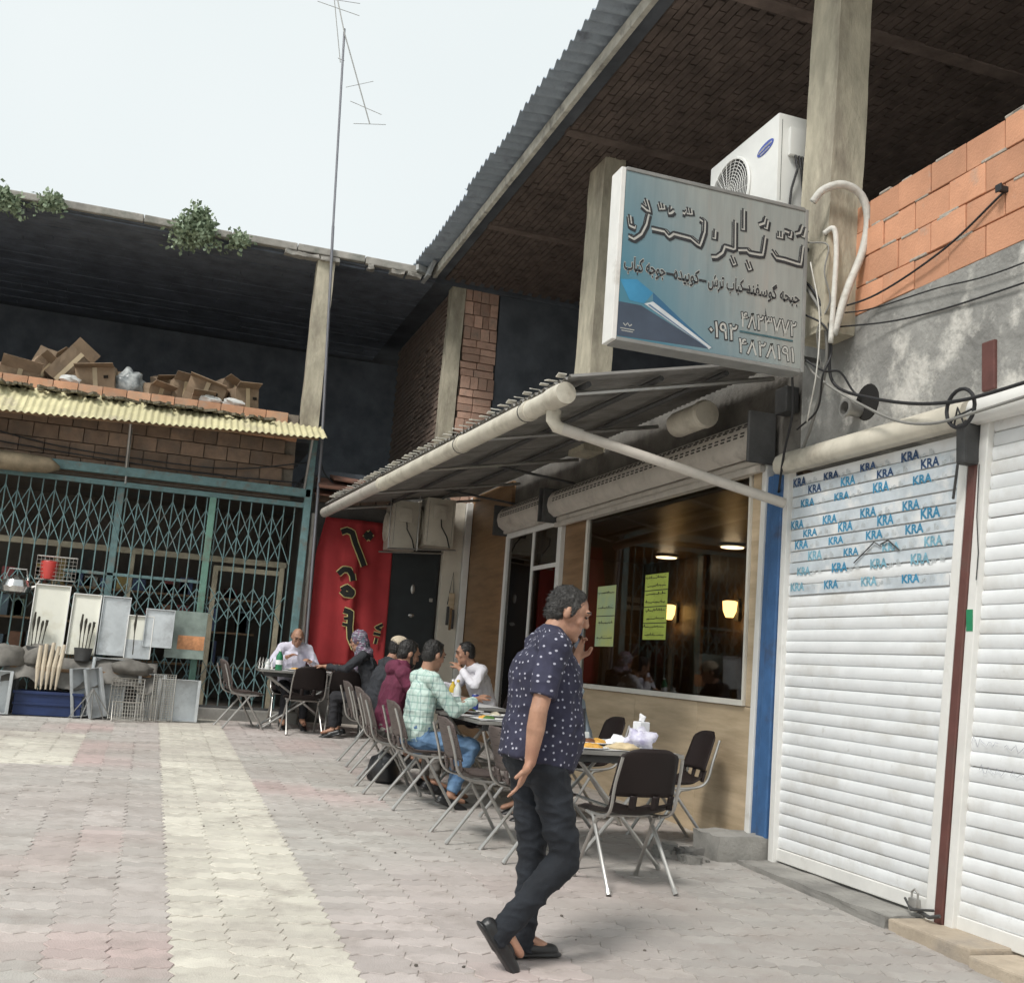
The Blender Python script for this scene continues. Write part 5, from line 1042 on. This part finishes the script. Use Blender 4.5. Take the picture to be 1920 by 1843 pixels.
for i, (x, z, lb) in enumerate(((-1.30, .78, 'bunch of dark tongs standing in front of the largest white tray'), (-.75, .80, 'bunch of dark tongs standing in front of the middle white tray'), (-.11, .86, 'single dark skewer before the short white tray'))):
    t = thing('grill_tongs', lb, 'tongs', (x, 14.54, g0+z-.05))
    for k in range(4 if i < 2 else 1): part('tong', BRUSH, t, lambda m: m.tube([(k*.035-.05, 0, -.02), (k*.045-.06, .03, .25), (k*.05-.065, .05, .36+.05*(k % 2)), (k*.05-.06, .05, .50-.05*k)], [.007, .007, .02, .012], 6))
    if i < 2: part('pot', DARKST, t, lambda m: m.lathe([(.09, -.08), (.11, .08), (.10, .08), (.08, -.06)], (0, 0, 0), 16), True)
sk2 = thing('wooden_sticks', 'bundle of pale wooden fan handles hanging over the bench', 'sticks', (-1.10, 14.28, g0+.28))
for k in range(5): part('stick', mat('pale_stick_wood', (.55, .47, .36), .8, .12, 9, rnd=.1), sk2, lambda m: m.tube([(k*.06-.12+.02*(k > 1), .02*k, .55+.02*(k % 3)), (k*.06-.12, -.01, .30), (k*.055-.11, -.03, .03)], [.022, .028, .010], 8))
cb = thing('plastic_crate', 'dark blue plastic crate on the ground before the gate', 'crate', (-1.05, 14.42, g0)); BLC = mat('blue_crate_plastic', (.012, .028, .10), .5, .2, 5)
part('crate_wall', BLC, cb, lambda m: (m.rbox((-.38, -.22, 0), (.38, -.2, .28), .006), m.rbox((-.38, .2, 0), (.38, .22, .28), .006), m.rbox((-.38, -.2, 0), (-.36, .2, .28), .006), m.rbox((.36, -.2, 0), (.38, .2, .28), .006), m.box((-.36, -.2, .01), (.36, .2, .03)))); part('crate_rim', BLC, cb, lambda m: (m.rbox((-.40, -.245, .25), (.40, -.221, .285), .006), m.rbox((-.39, -.235, .12), (.39, -.2205, .15), .005)))
def trough(label, x, y, w, d, h, rot, fold=True):
    t = thing('charcoal_grill', label, 'grill', (x, y, g0)); t.rotation_euler = rot
    part('trough', GALV, t, lambda m: (m.box((-w/2, 0, 0), (w/2, .008, h)), m.box((-w/2, -d, 0), (-w/2+.008, 0, h)), m.box((w/2-.008, -d, 0), (w/2, 0, h)), m.box((-w/2, -d, h-.008), (w/2, 0, h)), m.box((-w/2, -d, 0), (w/2, 0, .008)))); part('lip', GALV, t, lambda m: m.rbox((-w/2-.03, -d-.006, 0), (-w/2, -d, h), .002)); part('lip', GALV, t, lambda m: m.rbox((w/2, -d-.006, 0), (w/2+.03, -d, h), .002))
trough('slim galvanised charcoal grill stood on end, tilted, nearest the blue crate', -.70, 14.32, .17, .14, .58, (-.12, -.12, .3)); trough('second slim galvanised grill stood on end beside the tilted one', -.50, 14.30, .16, .14, .60, (-.12, -.2, .3)); trough('tall wide galvanised grill stood upright behind the slim ones', -.42, 14.52, .38, .10, .72, (-.08, .03, 0)); trough('square galvanised charcoal grill at the end of the wares', .46, 14.55, .46, .2, .52, (-.03, 0, -.05)); trough('galvanised box grill behind the wire racks', .10, 14.56, .28, .18, .56, (-.04, 0, .1)); trough('grey metal box at the left edge of the photo', -1.72, 14.35, .44, .3, .50, (-.02, 0, .05))
for lb, x, y, z, sz in (('slumped grey sack at the left end of the wares, on the bench', -1.62, 14.5, .62, (.26, .2, .17)), ('dusty brown grey sack behind the wooden sticks', -1.25, 14.55, .66, (.24, .18, .16)), ('dark folded sack on the right end of the bench', -.12, 14.42, .60, (.26, .14, .10))):
    t = thing('sack', lb, 'sack', (x, y, g0+z)); m = MB(); m.ell((0, 0, .02), sz, n=24, m=16); m.v = [tuple(V(p[0], p[1], max(-.06, p[2]))*(1+.22*noise.noise(V(*p)*7+V(x, 0, 0)))+noise.noise_vector(V(*p)*17)*.016) for p in m.v]; m.build('sack_cloth', mat('grey_sack_cloth', (.15, .14, .125), .85, .3, 6, .5, 18, rnd=.2), t, 'all')
WIRE = mat('bright_wire', (.52, .50, .46), .35, .15, metal=.7, rnd=.05)
def wire_rack(label, x, y, w, h, n, mrows, lean):
    t = thing('grill_rack', label, 'wire rack', (x, y, g0)); t.rotation_euler = (-lean, 0, random.uniform(-.1, .1))
    part('frame', WIRE, t, lambda m: m.tube([(-w/2, 0, 0), (-w/2, 0, h), (w/2, 0, h), (w/2, 0, 0), (-w/2, 0, .02)], .008, 6))
    stuff(part('wires', WIRE, t, lambda m: ([m.tube([(-w/2+w*k/n, 0, 0), (-w/2+w*k/n, 0, h)], .0038, 4) for k in range(1, n)], [m.tube([(-w/2, .006, h*k/mrows), (w/2, .006, h*k/mrows)], .0042, 4) for k in range(1, mrows)])))
    return t
wire_rack('wire grill rack leaning forward before the upright grill', -.16, 14.18, .38, .52, 10, 12, .30); wire_rack('lower wire grill rack lying against the first rack', -.12, 14.00, .36, .26, 12, 5, .55); wire_rack('tall narrow stack of wire racks before the square grill', .27, 14.22, .26, .58, 8, 20, .10); wire_rack('loose wire rack between the two rack stacks', .08, 14.16, .24, .34, 9, 9, .35)
sd2 = thing('folded_stand', 'folded thin metal stand splayed before the slim grills', 'stand', (-.55, 14.05, g0))
for a in (-.24, -.1, .02, .16, .26): part('rod', STEEL, sd2, lambda m: m.tube([(0, 0, .36), (a, -.06+abs(a)*.2, .0)], .006, 5))
kt = thing('kettle', 'shiny metal kettle hung on the gate at the left edge', 'kettle', (-1.66, 14.86, 1.72)); part('body', mat('polished_metal', (.55, .55, .55), .15, .1, metal=.95, rnd=0), kt, lambda m: m.lathe([(.10, 0), (.17, .03), (.19, .10), (.15, .18), (.06, .22), (.02, .25)], (0, 0, 0), 24), True); part('handle', STEEL, kt, lambda m: m.tube([(-.14, 0, .17), (-.10, 0, .32), (.10, 0, .32), (.14, 0, .17)], .010, 6)); part('spout', STEEL, kt, lambda m: m.tube([(.15, 0, .08), (.24, 0, .12), (.27, 0, .2)], [.03, .02, .015], 8), True)
wb = thing('wire_basket', 'wire basket with a red tub hung on the gate above the trays', 'basket', (-1.22, 14.88, 1.94)); part('basket_frame', WIRE, wb, lambda m: [m.tube([(-.24, 0, z), (.24, 0, z), (.24, .12, z), (-.24, .12, z), (-.24, 0, z)], .006, 5) for z in (0, .3)])
stuff(part('basket_wires', WIRE, wb, lambda m: ([m.tube([(-.24+.048*k, 0, 0), (-.24+.048*k, 0, .3)], .003, 4) for k in range(11)], [m.tube([(-.24, 0, .05*k), (.24, 0, .05*k)], .003, 4) for k in range(1, 6)])))
part('red_tub', mat('red_tub_plastic', (.50, .05, .04), .4, .12), wb, lambda m: m.lathe([(.09, .01), (.11, .22), (.10, .24)], (-.09, .075, 0), 16), True)
# ---------------------------------------------------------------- people: one continuous skinned body each, with clothes and hair over it
def remesh(m, voxel, smooth, name):
    me = m.mesh(name+'_raw', []) if False else None
    me = bpy.data.meshes.new(name); me.from_pydata(m.v, [], m.f)
    o = bpy.data.objects.new(name, me); COL.objects.link(o)
    a = o.modifiers.new('r', 'REMESH'); a.mode = 'VOXEL'; a.voxel_size = voxel; a.use_smooth_shade = True
    b = o.modifiers.new('s', 'SMOOTH'); b.factor = .5; b.iterations = smooth
    dg = bpy.context.evaluated_depsgraph_get(); out = bpy.data.meshes.new_from_object(o.evaluated_get(dg)); out.name = name
    bpy.data.objects.remove(o); bpy.data.meshes.remove(me)
    out.polygons.foreach_set('use_smooth', [True]*len(out.polygons)); return out
def wrinkle(me, amp, seed, sc=(14, 14, 9)):
    nr = [v.normal.copy() for v in me.vertices]; out = []
    rdg = lambda q: (1-min(1, abs(noise.noise(q))*2.2))**2
    for v, nv in zip(me.vertices, nr):
        p = v.co; q = V(p.x*sc[0]+seed, p.y*sc[1], p.z*sc[2]); n = noise.noise(q*.6)*.55+rdg(q*.8+V(3, 1, 8))*.75+rdg(q*1.7)*.35-.42
        out.extend(p+nv*(amp*n))
    me.vertices.foreach_set('co', out); me.update()
def finish(me, mm, parent, name):
    me.materials.clear(); me.materials.append(mm); return link(name, me, parent)
SKIN = mat('skin', (.375, .205, .135), .52, .14, 18, .3, 220, rnd=.08, dirt=(.31, .14, .095), dscale=7, dlo=.5, dhi=.8)
HAIRK = mat('black_hair', (.016, .014, .013), .5, .3, 40, .8, 90, stretch=(1, 1, .3), rnd=.1); HAIRG = mat('greying_hair', (.018, .016, .015), .55, .4, 60, .8, 110, col2=(.07, .066, .062), rnd=0); EYEB = mat('eye_dark', (.02, .015, .012), .3, .1, rnd=0); EYEW = mat('eye_white', (.6, .57, .54), .3, .1, rnd=0)
SHOE = mat('black_leather', (.018, .018, .019), .4, .2, 8, .1, 60)
def head_axes(f, tilt=0):
    f = V(*f).normalized(); s = f.cross(V(0, 0, 1)).normalized(); u = s.cross(f)
    if tilt: rt = Matrix.Rotation(tilt, 3, f); s, u = rt @ s, rt @ u
    return f, s, u
def hand(m, w, d, pn, side, curl=.5, spread=.05, thumb=1, k=1.0):   # wrist, pointing direction, palm normal, side axis of the palm
    w, d, pn = V(*w), V(*d).normalized(), V(*pn); pn = (pn-d*pn.dot(d)).normalized(); sd_ = d.cross(pn).normalized()*side
    m.capsule(w-d*.02, w+d*.03*k, .026, .030, 1.15, .72, sd_); m.capsule(w+d*.03*k, w+d*.085*k, .033, .036, 1.15, .42, sd_)
    for i, (off, ln) in enumerate(((-.030, .072), (-.010, .082), (.010, .077), (.029, .060))):
        p = w+d*.092*k+sd_*off*k; dd = (d+sd_*off*spread*30).normalized(); pts = [p]
        for q in range(3):
            c = curl*(q+.6)*.75; dirn = dd*math.cos(c)+pn*math.sin(c); pts.append(pts[-1]+dirn*ln*k*(.45, .32, .25)[q])
        for q in range(3): m.capsule(pts[q], pts[q+1], .0086-.0008*q, .0080-.0008*q, n=8)
    b = w+d*.035*k-sd_*.030*k; t1 = b+(d*.55-sd_*.75*thumb+pn*.35).normalized()*.042*k; t2 = t1+(d*.85-sd_*.2*thumb+pn*.4).normalized()*.032*k
    m.capsule(b, t1, .016, .0125, n=8); m.capsule(t1, t2, .0115, .0095, n=8)
def person(label, loc, rz, J, shirt, pants, hair, head_f=(0, 1, -.25), long_sleeve=True, voxel=.0075, bald=False, cap=None, hood=False, shoes=True, girth=1.0, curl=.5, hand_dirs=None, tilt=0, collar=True, group=None, scarf=None, beard=False, deep=1.0, legk=1.0, hem=0.03):
    """J: joints in a local frame, figure facing +y, feet on z = 0"""
    g = {k: V(*v) for k, v in J.items()}; f, s, u = head_axes(head_f, tilt); c = g['head']
    across = (g['shR']-g['shL']).normalized()
    body = MB(); sh_ = MB(); pt = MB(); hr = MB()
    # trunk
    def trunk(m, k, e, hemmed=False):
        m.capsule(g['pelvis'], g['waist'], .122*k+e, .118*k*girth+e, 1.28, .95*deep, across, flat0=hemmed); m.capsule(g['waist'], g['chest'], .122*k*girth+e, .128*k+e, 1.28, .92*deep, across)
        m.capsule(g['chest'], g['chest']*.35+g['neck']*.65, .125*k+e, .075*k+e, 1.36, .85*deep, across)
        m.capsule(g['shL'], g['shR'], .058*k+e, .058*k+e, 1, 1)
        for q in 'LR': m.capsule(g['neck']-u*.03, g['sh'+q], .05*k+e, .054*k+e)
    trunk(body, .95, -.006)
    body.capsule(g['neck']-u*.02, c-u*.05-f*.02, .062, .056)
    # head
    body.ell(c+u*.012-f*.008, (.076, .094, .098), (s, f, u), 18, 12); body.ell(c+f*.032-u*.062, (.056, .060, .062), (s, f, u), 16, 10)
    body.capsule(c+f*.083+u*.012, c+f*.100-u*.026, .009, .0145, .9, 1.1, s); body.capsule(c+f*.082+u*.030-s*.032, c+f*.082+u*.030+s*.032, .013, .013)
    body.capsule(c+f*.082-u*.066-s*.018, c+f*.082-u*.066+s*.018, .0105, .0105); body.ell(c+f*.070-u*.102, (.026, .024, .022), (s, f, u))
    for q in (-1, 1):
        body.ell(c+s*(q*.075)-f*.010-u*.014, (.011, .019, .030), (s, f, u)); body.ell(c+s*(q*.038)+f*.058-u*.024, (.025, .022, .028), (s, f, u))
    # limbs
    for q, sg in (('L', -1), ('R', 1)):
        body.capsule(g['sh'+q], g['el'+q], .047, .040); body.capsule(g['el'+q], g['el'+q].lerp(g['wr'+q], .35), .041, .042); body.capsule(g['el'+q].lerp(g['wr'+q], .35), g['wr'+q], .042, .026, 1.1, .9, (0, 0, 1))
        hd, pn = (hand_dirs or {}).get(q, (g['wr'+q]-g['el'+q], (0, 0, -1))); hand(body, g['wr'+q], hd, pn, sg, curl if not isinstance(curl, dict) else curl[q])
        body.capsule(g['hip'+q], g['kn'+q], .075, .050); body.capsule(g['kn'+q], g['kn'+q].lerp(g['an'+q], .3), .050, .052); body.capsule(g['kn'+q].lerp(g['an'+q], .3), g['an'+q], .052, .034); body.capsule(g['an'+q], g['to'+q], .034, .026, 1.2, .8, (1, 0, 0))
    t = finish(remesh(body, voxel, 3, 'person'), SKIN, None, 'person'); tag(t, label, 'person', group); t.location = loc; t.rotation_euler = (0, 0, rz)
    # shirt
    trunk(sh_, 1.0, .013 if voxel < .006 else .008, True)
    for q in 'LR':
        e_ = g['el'+q]
        if long_sleeve: sh_.capsule(g['sh'+q], e_, .062, .054); sh_.capsule(e_, e_.lerp(g['wr'+q], .93), .054, .038, flat1=True)
        else: sh_.capsule(g['sh'+q], g['sh'+q].lerp(e_, .80), .066, .066, flat1=True)
    sh_.capsule(g['pelvis'].lerp(g['waist'], .8), g['pelvis']-(g['waist']-g['pelvis']).normalized()*.03, .135*girth, .128*girth, 1.28, .98*deep, across, flat1=True)
    if collar: sh_.capsule(g['neck']-u*.035, g['neck']+u*.012+f*.006, .085, .073, flat1=True)
    if hood: sh_.ell(g['neck']-f*.07-u*.035, (.11, .06, .075), (s, f, u)); sh_.capsule(g['neck']-u*.05, g['neck']+u*.005, .095, .08)
    me = remesh(sh_, max(.007, voxel), 4, 'shirt'); wrinkle(me, .012, random.random()*50, (11, 11, 8)); so = finish(me, shirt, t, 'hoodie' if hood else 'shirt')
    # trousers
    pt.capsule(g['pelvis']-V(0, 0, .01), g['waist'].lerp(g['pelvis'], .3), .128, .124*girth, 1.27, .97*deep, across)
    for q in 'LR': pt.capsule(g['hip'+q], g['kn'+q], .092*legk, .066*legk); pt.capsule(g['kn'+q], g['an'+q]+(g['kn'+q]-g['an'+q]).normalized()*hem, .066*legk, .053*legk, flat1=True); pt.capsule(g['pelvis'], g['hip'+q], .11, .095)
    me = remesh(pt, max(.007, voxel), 4, 'trousers'); wrinkle(me, .014, random.random()*50, (6, 6, 13)); finish(me, pants, t, 'trousers')
    if shoes:
        for q in 'LR':
            sm = MB(); a_, o_ = g['an'+q], g['to'+q]; d_ = (o_-a_); d_ = V(d_.x, d_.y, d_.z).normalized(); dn = V(0, 0, -1); dn = (dn-d_*dn.dot(d_)).normalized(); b_ = a_+dn*.045
            sm.capsule(b_-d_*.06, b_+d_*.05, .036, .042, 1.0, 1.0); sm.capsule(b_+d_*.04+dn*.005, b_+d_*.165+dn*.012, .043, .033, 1.1, .75, d_.cross(dn)); sm.capsule(b_-d_*.075+dn*.026, b_+d_*.185+dn*.026, .030, .030, 1.4, .40, d_.cross(dn))
            finish(remesh(sm, .006, 2, 'shoe'), SHOE, t, 'shoe')
    # hair, brows, eyes
    if not bald:
        hr.ell(c+u*.032-f*.024, (.081, .092, .088), (s, f, u), 18, 12); hr.ell(c-u*.010-f*.048, (.076, .060, .084), (s, f, u), 16, 10); hr.capsule(c+u*.088+f*.022-s*.035, c+u*.090+f*.022+s*.035, .020, .020)
        for q in (-1, 1): hr.capsule(c+s*(q*.070)+u*.03+f*.012, c+s*(q*.074)-u*.016+f*.012, .014, .008)
    else: hr.capsule(c-u*.02-f*.088-s*.05, c-u*.02-f*.088+s*.05, .016, .016); hr.ell(c+s*.078-f*.045, (.008, .035, .03), (s, f, u)); hr.ell(c-s*.078-f*.045, (.008, .035, .03), (s, f, u))
    me = remesh(hr, .006, 2, 'hair'); wrinkle(me, .0045, random.random()*50, (70, 70, 40)); tufts(me, f, u, c, 2600 if voxel < .006 else 900); finish(me, hair, t, 'hair')
    if beard:
        bd = MB(); bd.ell(c+f*.050-u*.090, (.052, .046, .034), (s, f, u)); bd.capsule(c+s*.068-u*.03+f*.01, c+s*.045-u*.085+f*.04, .012, .016); bd.capsule(c-s*.068-u*.03+f*.01, c-s*.045-u*.085+f*.04, .012, .016); finish(remesh(bd, .006, 2, 'beard'), hair, t, 'beard')
    for q in (-1, 1):
        m = MB(); m.ell(c+s*(q*.031)+f*.0835+u*.006, (.013, .006, .006), (s, f, u), 10, 6); m.build('eye', EYEB, t, 'all')
        m = MB(); m.tube([c+s*(q*.014)+f*.0945+u*.030, c+s*(q*.034)+f*.090+u*.036, c+s*(q*.052)+f*.074+u*.028], [.005, .0055, .003], 6); m.build('eyebrow', hair if not bald else HAIRG, t, 'all')
    if cap:
        cp = MB(); cp.ell(c+u*.055-f*.005, (.092, .108, .078), (s, f, u), 20, 12); cp.capsule(c+u*.050+f*.08-s*.03, c+u*.050+f*.08+s*.03, .03, .03, 1, .3, f); me = remesh(cp, .006, 2, 'cap'); finish(me, cap, t, 'cap')
    if scarf:
        sc_ = MB(); sc_.capsule(g['neck']-u*.02, g['neck']+u*.025, .115, .098); sc_.capsule(g['neck']+f*.06, g['chest']+f*.12, .06, .05); sc_.ell(c+u*.035-f*.03, (.098, .108, .104), (s, f, u)); sc_.ell(c-u*.05-f*.06, (.10, .08, .12), (s, f, u)); me = remesh(sc_, .008, 3, 'head_scarf'); wrinkle(me, .015, 3); finish(me, scarf, t, 'head_scarf')
    return t
def tufts(me, f, u, c, n):                                   # short strands combed back over the hair cap
    vs = [(v.co.copy(), v.normal.copy()) for v in me.vertices]; rr = random.Random(5); V_, F_ = [tuple(p) for p, _ in vs], [tuple(p.vertices) for p in me.polygons]
    for k in range(n):
        p, nn = vs[rr.randrange(len(vs))]
        if (p-c).dot(u) < -.06: continue
        d = (-f*.8-u*.55+nn*.5+V(rr.gauss(0, .35), rr.gauss(0, .35), rr.gauss(0, .35))); d = (d-nn*d.dot(nn)*.75).normalized(); sd_ = d.cross(nn).normalized()*.0016; l = rr.uniform(.012, .026); o = len(V_)
        V_ += [tuple(p-nn*.002-sd_), tuple(p-nn*.002+sd_), tuple(p+nn*.003+d*l*.5+sd_*.8), tuple(p+nn*.003+d*l*.5-sd_*.8), tuple(p+nn*.001+d*l)]; F_ += [(o, o+1, o+2, o+3), (o+3, o+2, o+4)]
    me.clear_geometry(); me.from_pydata(V_, [], F_); me.polygons.foreach_set('use_smooth', [True]*len(me.polygons)); me.update()
def cloth(name, col, col2=None, **k): return mat(name, col, .85, k.pop('var', .12), k.pop('scale', 9), k.pop('bump', .25), 180, col2=col2, rnd=0, **k)
def plaid(m_, c1, c2, period=.055):
    nt, sock, src = basecol(m_); L = nt.links.new; t = _n(nt, 'ShaderNodeTexCoord'); sp = _n(nt, 'ShaderNodeSeparateXYZ'); L(t.outputs['Object'], sp.inputs[0]); out = src
    for ax, col, wd in ((2, c1, .22), (0, c1, .22), (2, c2, .07), (1, c2, .10)):
        a = _n(nt, 'ShaderNodeMath', operation='MULTIPLY'); a.inputs[1].default_value = 1/period*(1 if ax != 2 or wd > .1 else 1); b = _n(nt, 'ShaderNodeMath', operation='FRACT'); L(sp.outputs[ax], a.inputs[0]); L(a.outputs[0], b.inputs[0])
        g_ = _n(nt, 'ShaderNodeMath', operation='LESS_THAN'); g_.inputs[1].default_value = wd; L(b.outputs[0], g_.inputs[0]); h_ = _n(nt, 'ShaderNodeMath', operation='MULTIPLY'); h_.inputs[1].default_value = .6; L(g_.outputs[0], h_.inputs[0])
        x = _n(nt, 'ShaderNodeMix', data_type='RGBA'); L(h_.outputs[0], x.inputs[0]); L(out, x.inputs[6]); x.inputs[7].default_value = (*col, 1); out = x.outputs[2]
    L(out, sock); return m_
def dots(m_, col, scale=26, r0=.13):
    nt, sock, src = basecol(m_); L = nt.links.new; t = _n(nt, 'ShaderNodeTexCoord'); v = _n(nt, 'ShaderNodeTexVoronoi'); v.inputs['Scale'].default_value = scale; v.inputs['Randomness'].default_value = .7; sp = _n(nt, 'ShaderNodeSeparateXYZ'); L(t.outputs['Object'], sp.inputs[0]); at = _n(nt, 'ShaderNodeMath', operation='ARCTAN2'); L(sp.outputs[0], at.inputs[0]); L(sp.outputs[1], at.inputs[1]); am = _n(nt, 'ShaderNodeMath', operation='MULTIPLY'); am.inputs[1].default_value = .19; L(at.outputs[0], am.inputs[0]); cb_ = _n(nt, 'ShaderNodeCombineXYZ'); L(am.outputs[0], cb_.inputs[0]); L(sp.outputs[2], cb_.inputs[1]); v.voronoi_dimensions = '2D'; L(cb_.outputs[0], v.inputs['Vector'])
    g_ = _n(nt, 'ShaderNodeMapRange'); g_.inputs[1].default_value = r0+.05; g_.inputs[2].default_value = r0; L(v.outputs['Distance'], g_.inputs[0]); x = _n(nt, 'ShaderNodeMix', data_type='RGBA'); L(g_.outputs[0], x.inputs[0]); L(src, x.inputs[6]); x.inputs[7].default_value = (*col, 1); L(x.outputs[2], sock); return m_
def seated(lean=.0, fwd=.0, **over):
    J = dict(pelvis=(0, -.02, .54), waist=(0, .0+lean*.2, .70), chest=(0, .04+lean*.6, .90), neck=(0, .07+lean, 1.075), head=(0, .13+lean*1.3, 1.20), shL=(-.175, .05+lean*.85, 1.02), shR=(.175, .05+lean*.85, 1.02), elL=(-.25, .16+lean, .80), elR=(.25, .16+lean, .80), wrL=(-.14, .38+lean, .83), wrR=(.14, .38+lean, .83), hipL=(-.09, .02, .52), hipR=(.09, .02, .52), knL=(-.12, .44, .50), knR=(.12, .44, .50), anL=(-.13, .42, .10), anR=(.13, .42, .10), toL=(-.14, .54, .06), toR=(.14, .54, .06))
    J.update(over); return J
# the walking man: frame facing +y locally, turned to walk along +x
DOTS = dots(cloth('navy_dotted_polo', (.026, .026, .052), var=.25), (.40, .40, .48), 26, .10)
JEAN = cloth('black_denim', (.006, .0078, .012), (.017, .021, .029), scale=5, bump=.35)
W = dict(pelvis=(.01, -.015, .90), waist=(.0, .02, 1.06), chest=(-.0, .0, 1.28), neck=(.0, .035, 1.475), head=(.0, .105, 1.575), shR=(.185, -.04, 1.395), shL=(-.175, .03, 1.40), elR=(.235, -.125, 1.12), elL=(-.21, .16, 1.14), wrR=(.205, -.135, .895), wrL=(-.125, .205, 1.34),
         hipR=(.09, .0, .87), hipL=(-.08, -.02, .87), knR=(.105, .115, .475), knL=(-.09, .04, .47), anR=(.09, -.155, .175), anL=(-.08, .02, .095), toR=(.09, -.075, .075), toL=(-.09, .135, .045))
man = person('man in a dotted navy polo and black jeans walking with a phone at his ear', (1.765, 4.72, gz(4.72)), R(-86), W, DOTS, JEAN, HAIRG, head_f=(.36, 1, -.42), long_sleeve=False, voxel=.0048, girth=1.13, deep=1.30, legk=1.04, hem=-.068, curl={'R': .28, 'L': .9},
             hand_dirs={'R': ((-.05, -.42, -1), (-.45, -1, .3)), 'L': ((.25, -.02, 1), (1, -.15, 0))}, shoes=False)
for q, a_, d_ in (('R', V(.09, -.155, .175), V(0, .64, -.80)), ('L', V(-.085, .0, .095), V(0, 1, -.02))):   # trailing shoe up on its toe, leading shoe flat
    sm = MB(); d_ = d_.normalized(); sx_ = V(1, 0, 0); up = sx_.cross(d_).normalized(); b_ = a_-up*.048
    sm.capsule(b_-d_*.055, b_+d_*.04, .037, .043, 1, 1.05, sx_); sm.capsule(b_+d_*.03, b_+d_*.165-up*.012, .044, .034, 1.08, .85, sx_); sm.capsule(b_-d_*.075-up*.028, b_+d_*.185-up*.028, .031, .031, 1.35, .36, sx_); sm.capsule(b_+d_*.06+up*.034, b_+d_*.10+up*.026, .012, .012, 2.6, .6, sx_)
    finish(remesh(sm, .005, 2, 'shoe'), SHOE, man, 'shoe')
m = MB(); m.rbox((-.036, -.004, -.075), (.036, .004, .075), .003); ph_ = m.build('phone_body', BLACKR, None); ph = thing('mobile_phone', 'black mobile phone held to the ear of the walking man', 'phone', (1.925, 4.755, gz(4.72)+1.435)); ph_.parent = ph; ph.rotation_euler = (R(18), R(32), R(65)); part('screen', mat('phone_screen', (.01, .01, .012), .1, .1, rnd=0), ph, lambda m: m.box((-.032, -.0052, -.069), (.032, -.0042, .069)))
# seated diners
def sit(label, x, y, rz, J, *a, **k): return person(label, (x, y, gz(y)), rz, J, *a, group='people eating at the tables', **k)
LAV = cloth('lavender_white_shirt', (.62, .60, .70), var=.07); GRN = plaid(cloth('green_check_shirt', (.50, .61, .56), var=.05), (.30, .46, .40), (.14, .22, .24)); WHT = cloth('white_shirt', (.70, .69, .74), var=.06); MAR = cloth('maroon_cotton', (.115, .018, .045), var=.2); DRK = cloth('dark_jacket', (.025, .027, .033), var=.25); BLU = cloth('pale_blue_shirt', (.36, .43, .50), var=.1); DEN = cloth('blue_denim', (.075, .155, .29), (.16, .27, .42), scale=6, bump=.35); KHK = cloth('grey_trousers', (.17, .155, .14)); BLT = cloth('black_trousers', (.02, .02, .024)); SCF = dots(cloth('teal_patterned_scarf', (.09, .15, .18), (.22, .10, .17), scale=20), (.35, .36, .40), 34, .2)
sit('man in a green checked shirt and blue jeans seen from behind at the table', 2.19, 8.75, R(-82), seated(-.03, wrL=(-.10, .44, .86), wrR=(.12, .46, .88), elR=(.25, .20, .78), head=(0, .09, 1.225), knR=(.16, .43, .50), anR=(.16, .26, .10), toR=(.16, .38, .06)), GRN, DEN, HAIRK, head_f=(-.25, 1, -.3))
sit('person in a maroon hoodie with black hair bent over the table', 2.10, 9.46, R(-86), seated(-.0), MAR, KHK, HAIRK, head_f=(-.1, 1, -.35), hood=True, collar=False, beard=True)
sit('person in a beige cap and dark jacket further along the row', 2.30, 11.12, R(-88), seated(.06), DRK, BLT, HAIRK, head_f=(-.2, 1, -.2), cap=cloth('beige_cap', (.52, .44, .33)))
sit('man in a white shirt with black hair eating, facing the yard', 3.58, 11.35, R(98), seated(.13, wrL=(-.05, .36, 1.02), elL=(-.26, .27, .86), wrR=(.16, .48, .84)), WHT, BLT, HAIRK, head_f=(.25, 1, -.25))
sit('person in a pale blue shirt mostly hidden behind the walking man', 3.43, 8.35, R(92), seated(.06), BLU, BLT, HAIRK)
sit('bald man in a lavender shirt facing the camera at the table by the gate', 1.86, 14.62, R(183), seated(.05, head=(0, .20, 1.17), wrL=(-.16, .34, .86), wrR=(.13, .33, .90), elL=(-.29, .14, .80), elR=(.29, .14, .80)), LAV, BLT, HAIRG, head_f=(0, 1, -.55), bald=True)
sit('person in dark clothes and a patterned head scarf reaching across the far table', 2.72, 13.38, R(68), seated(.08, wrL=(-.22, .56, .86), elL=(-.27, .30, .85)), DRK, BLT, HAIRK, head_f=(.0, 1, -.35), scarf=SCF)
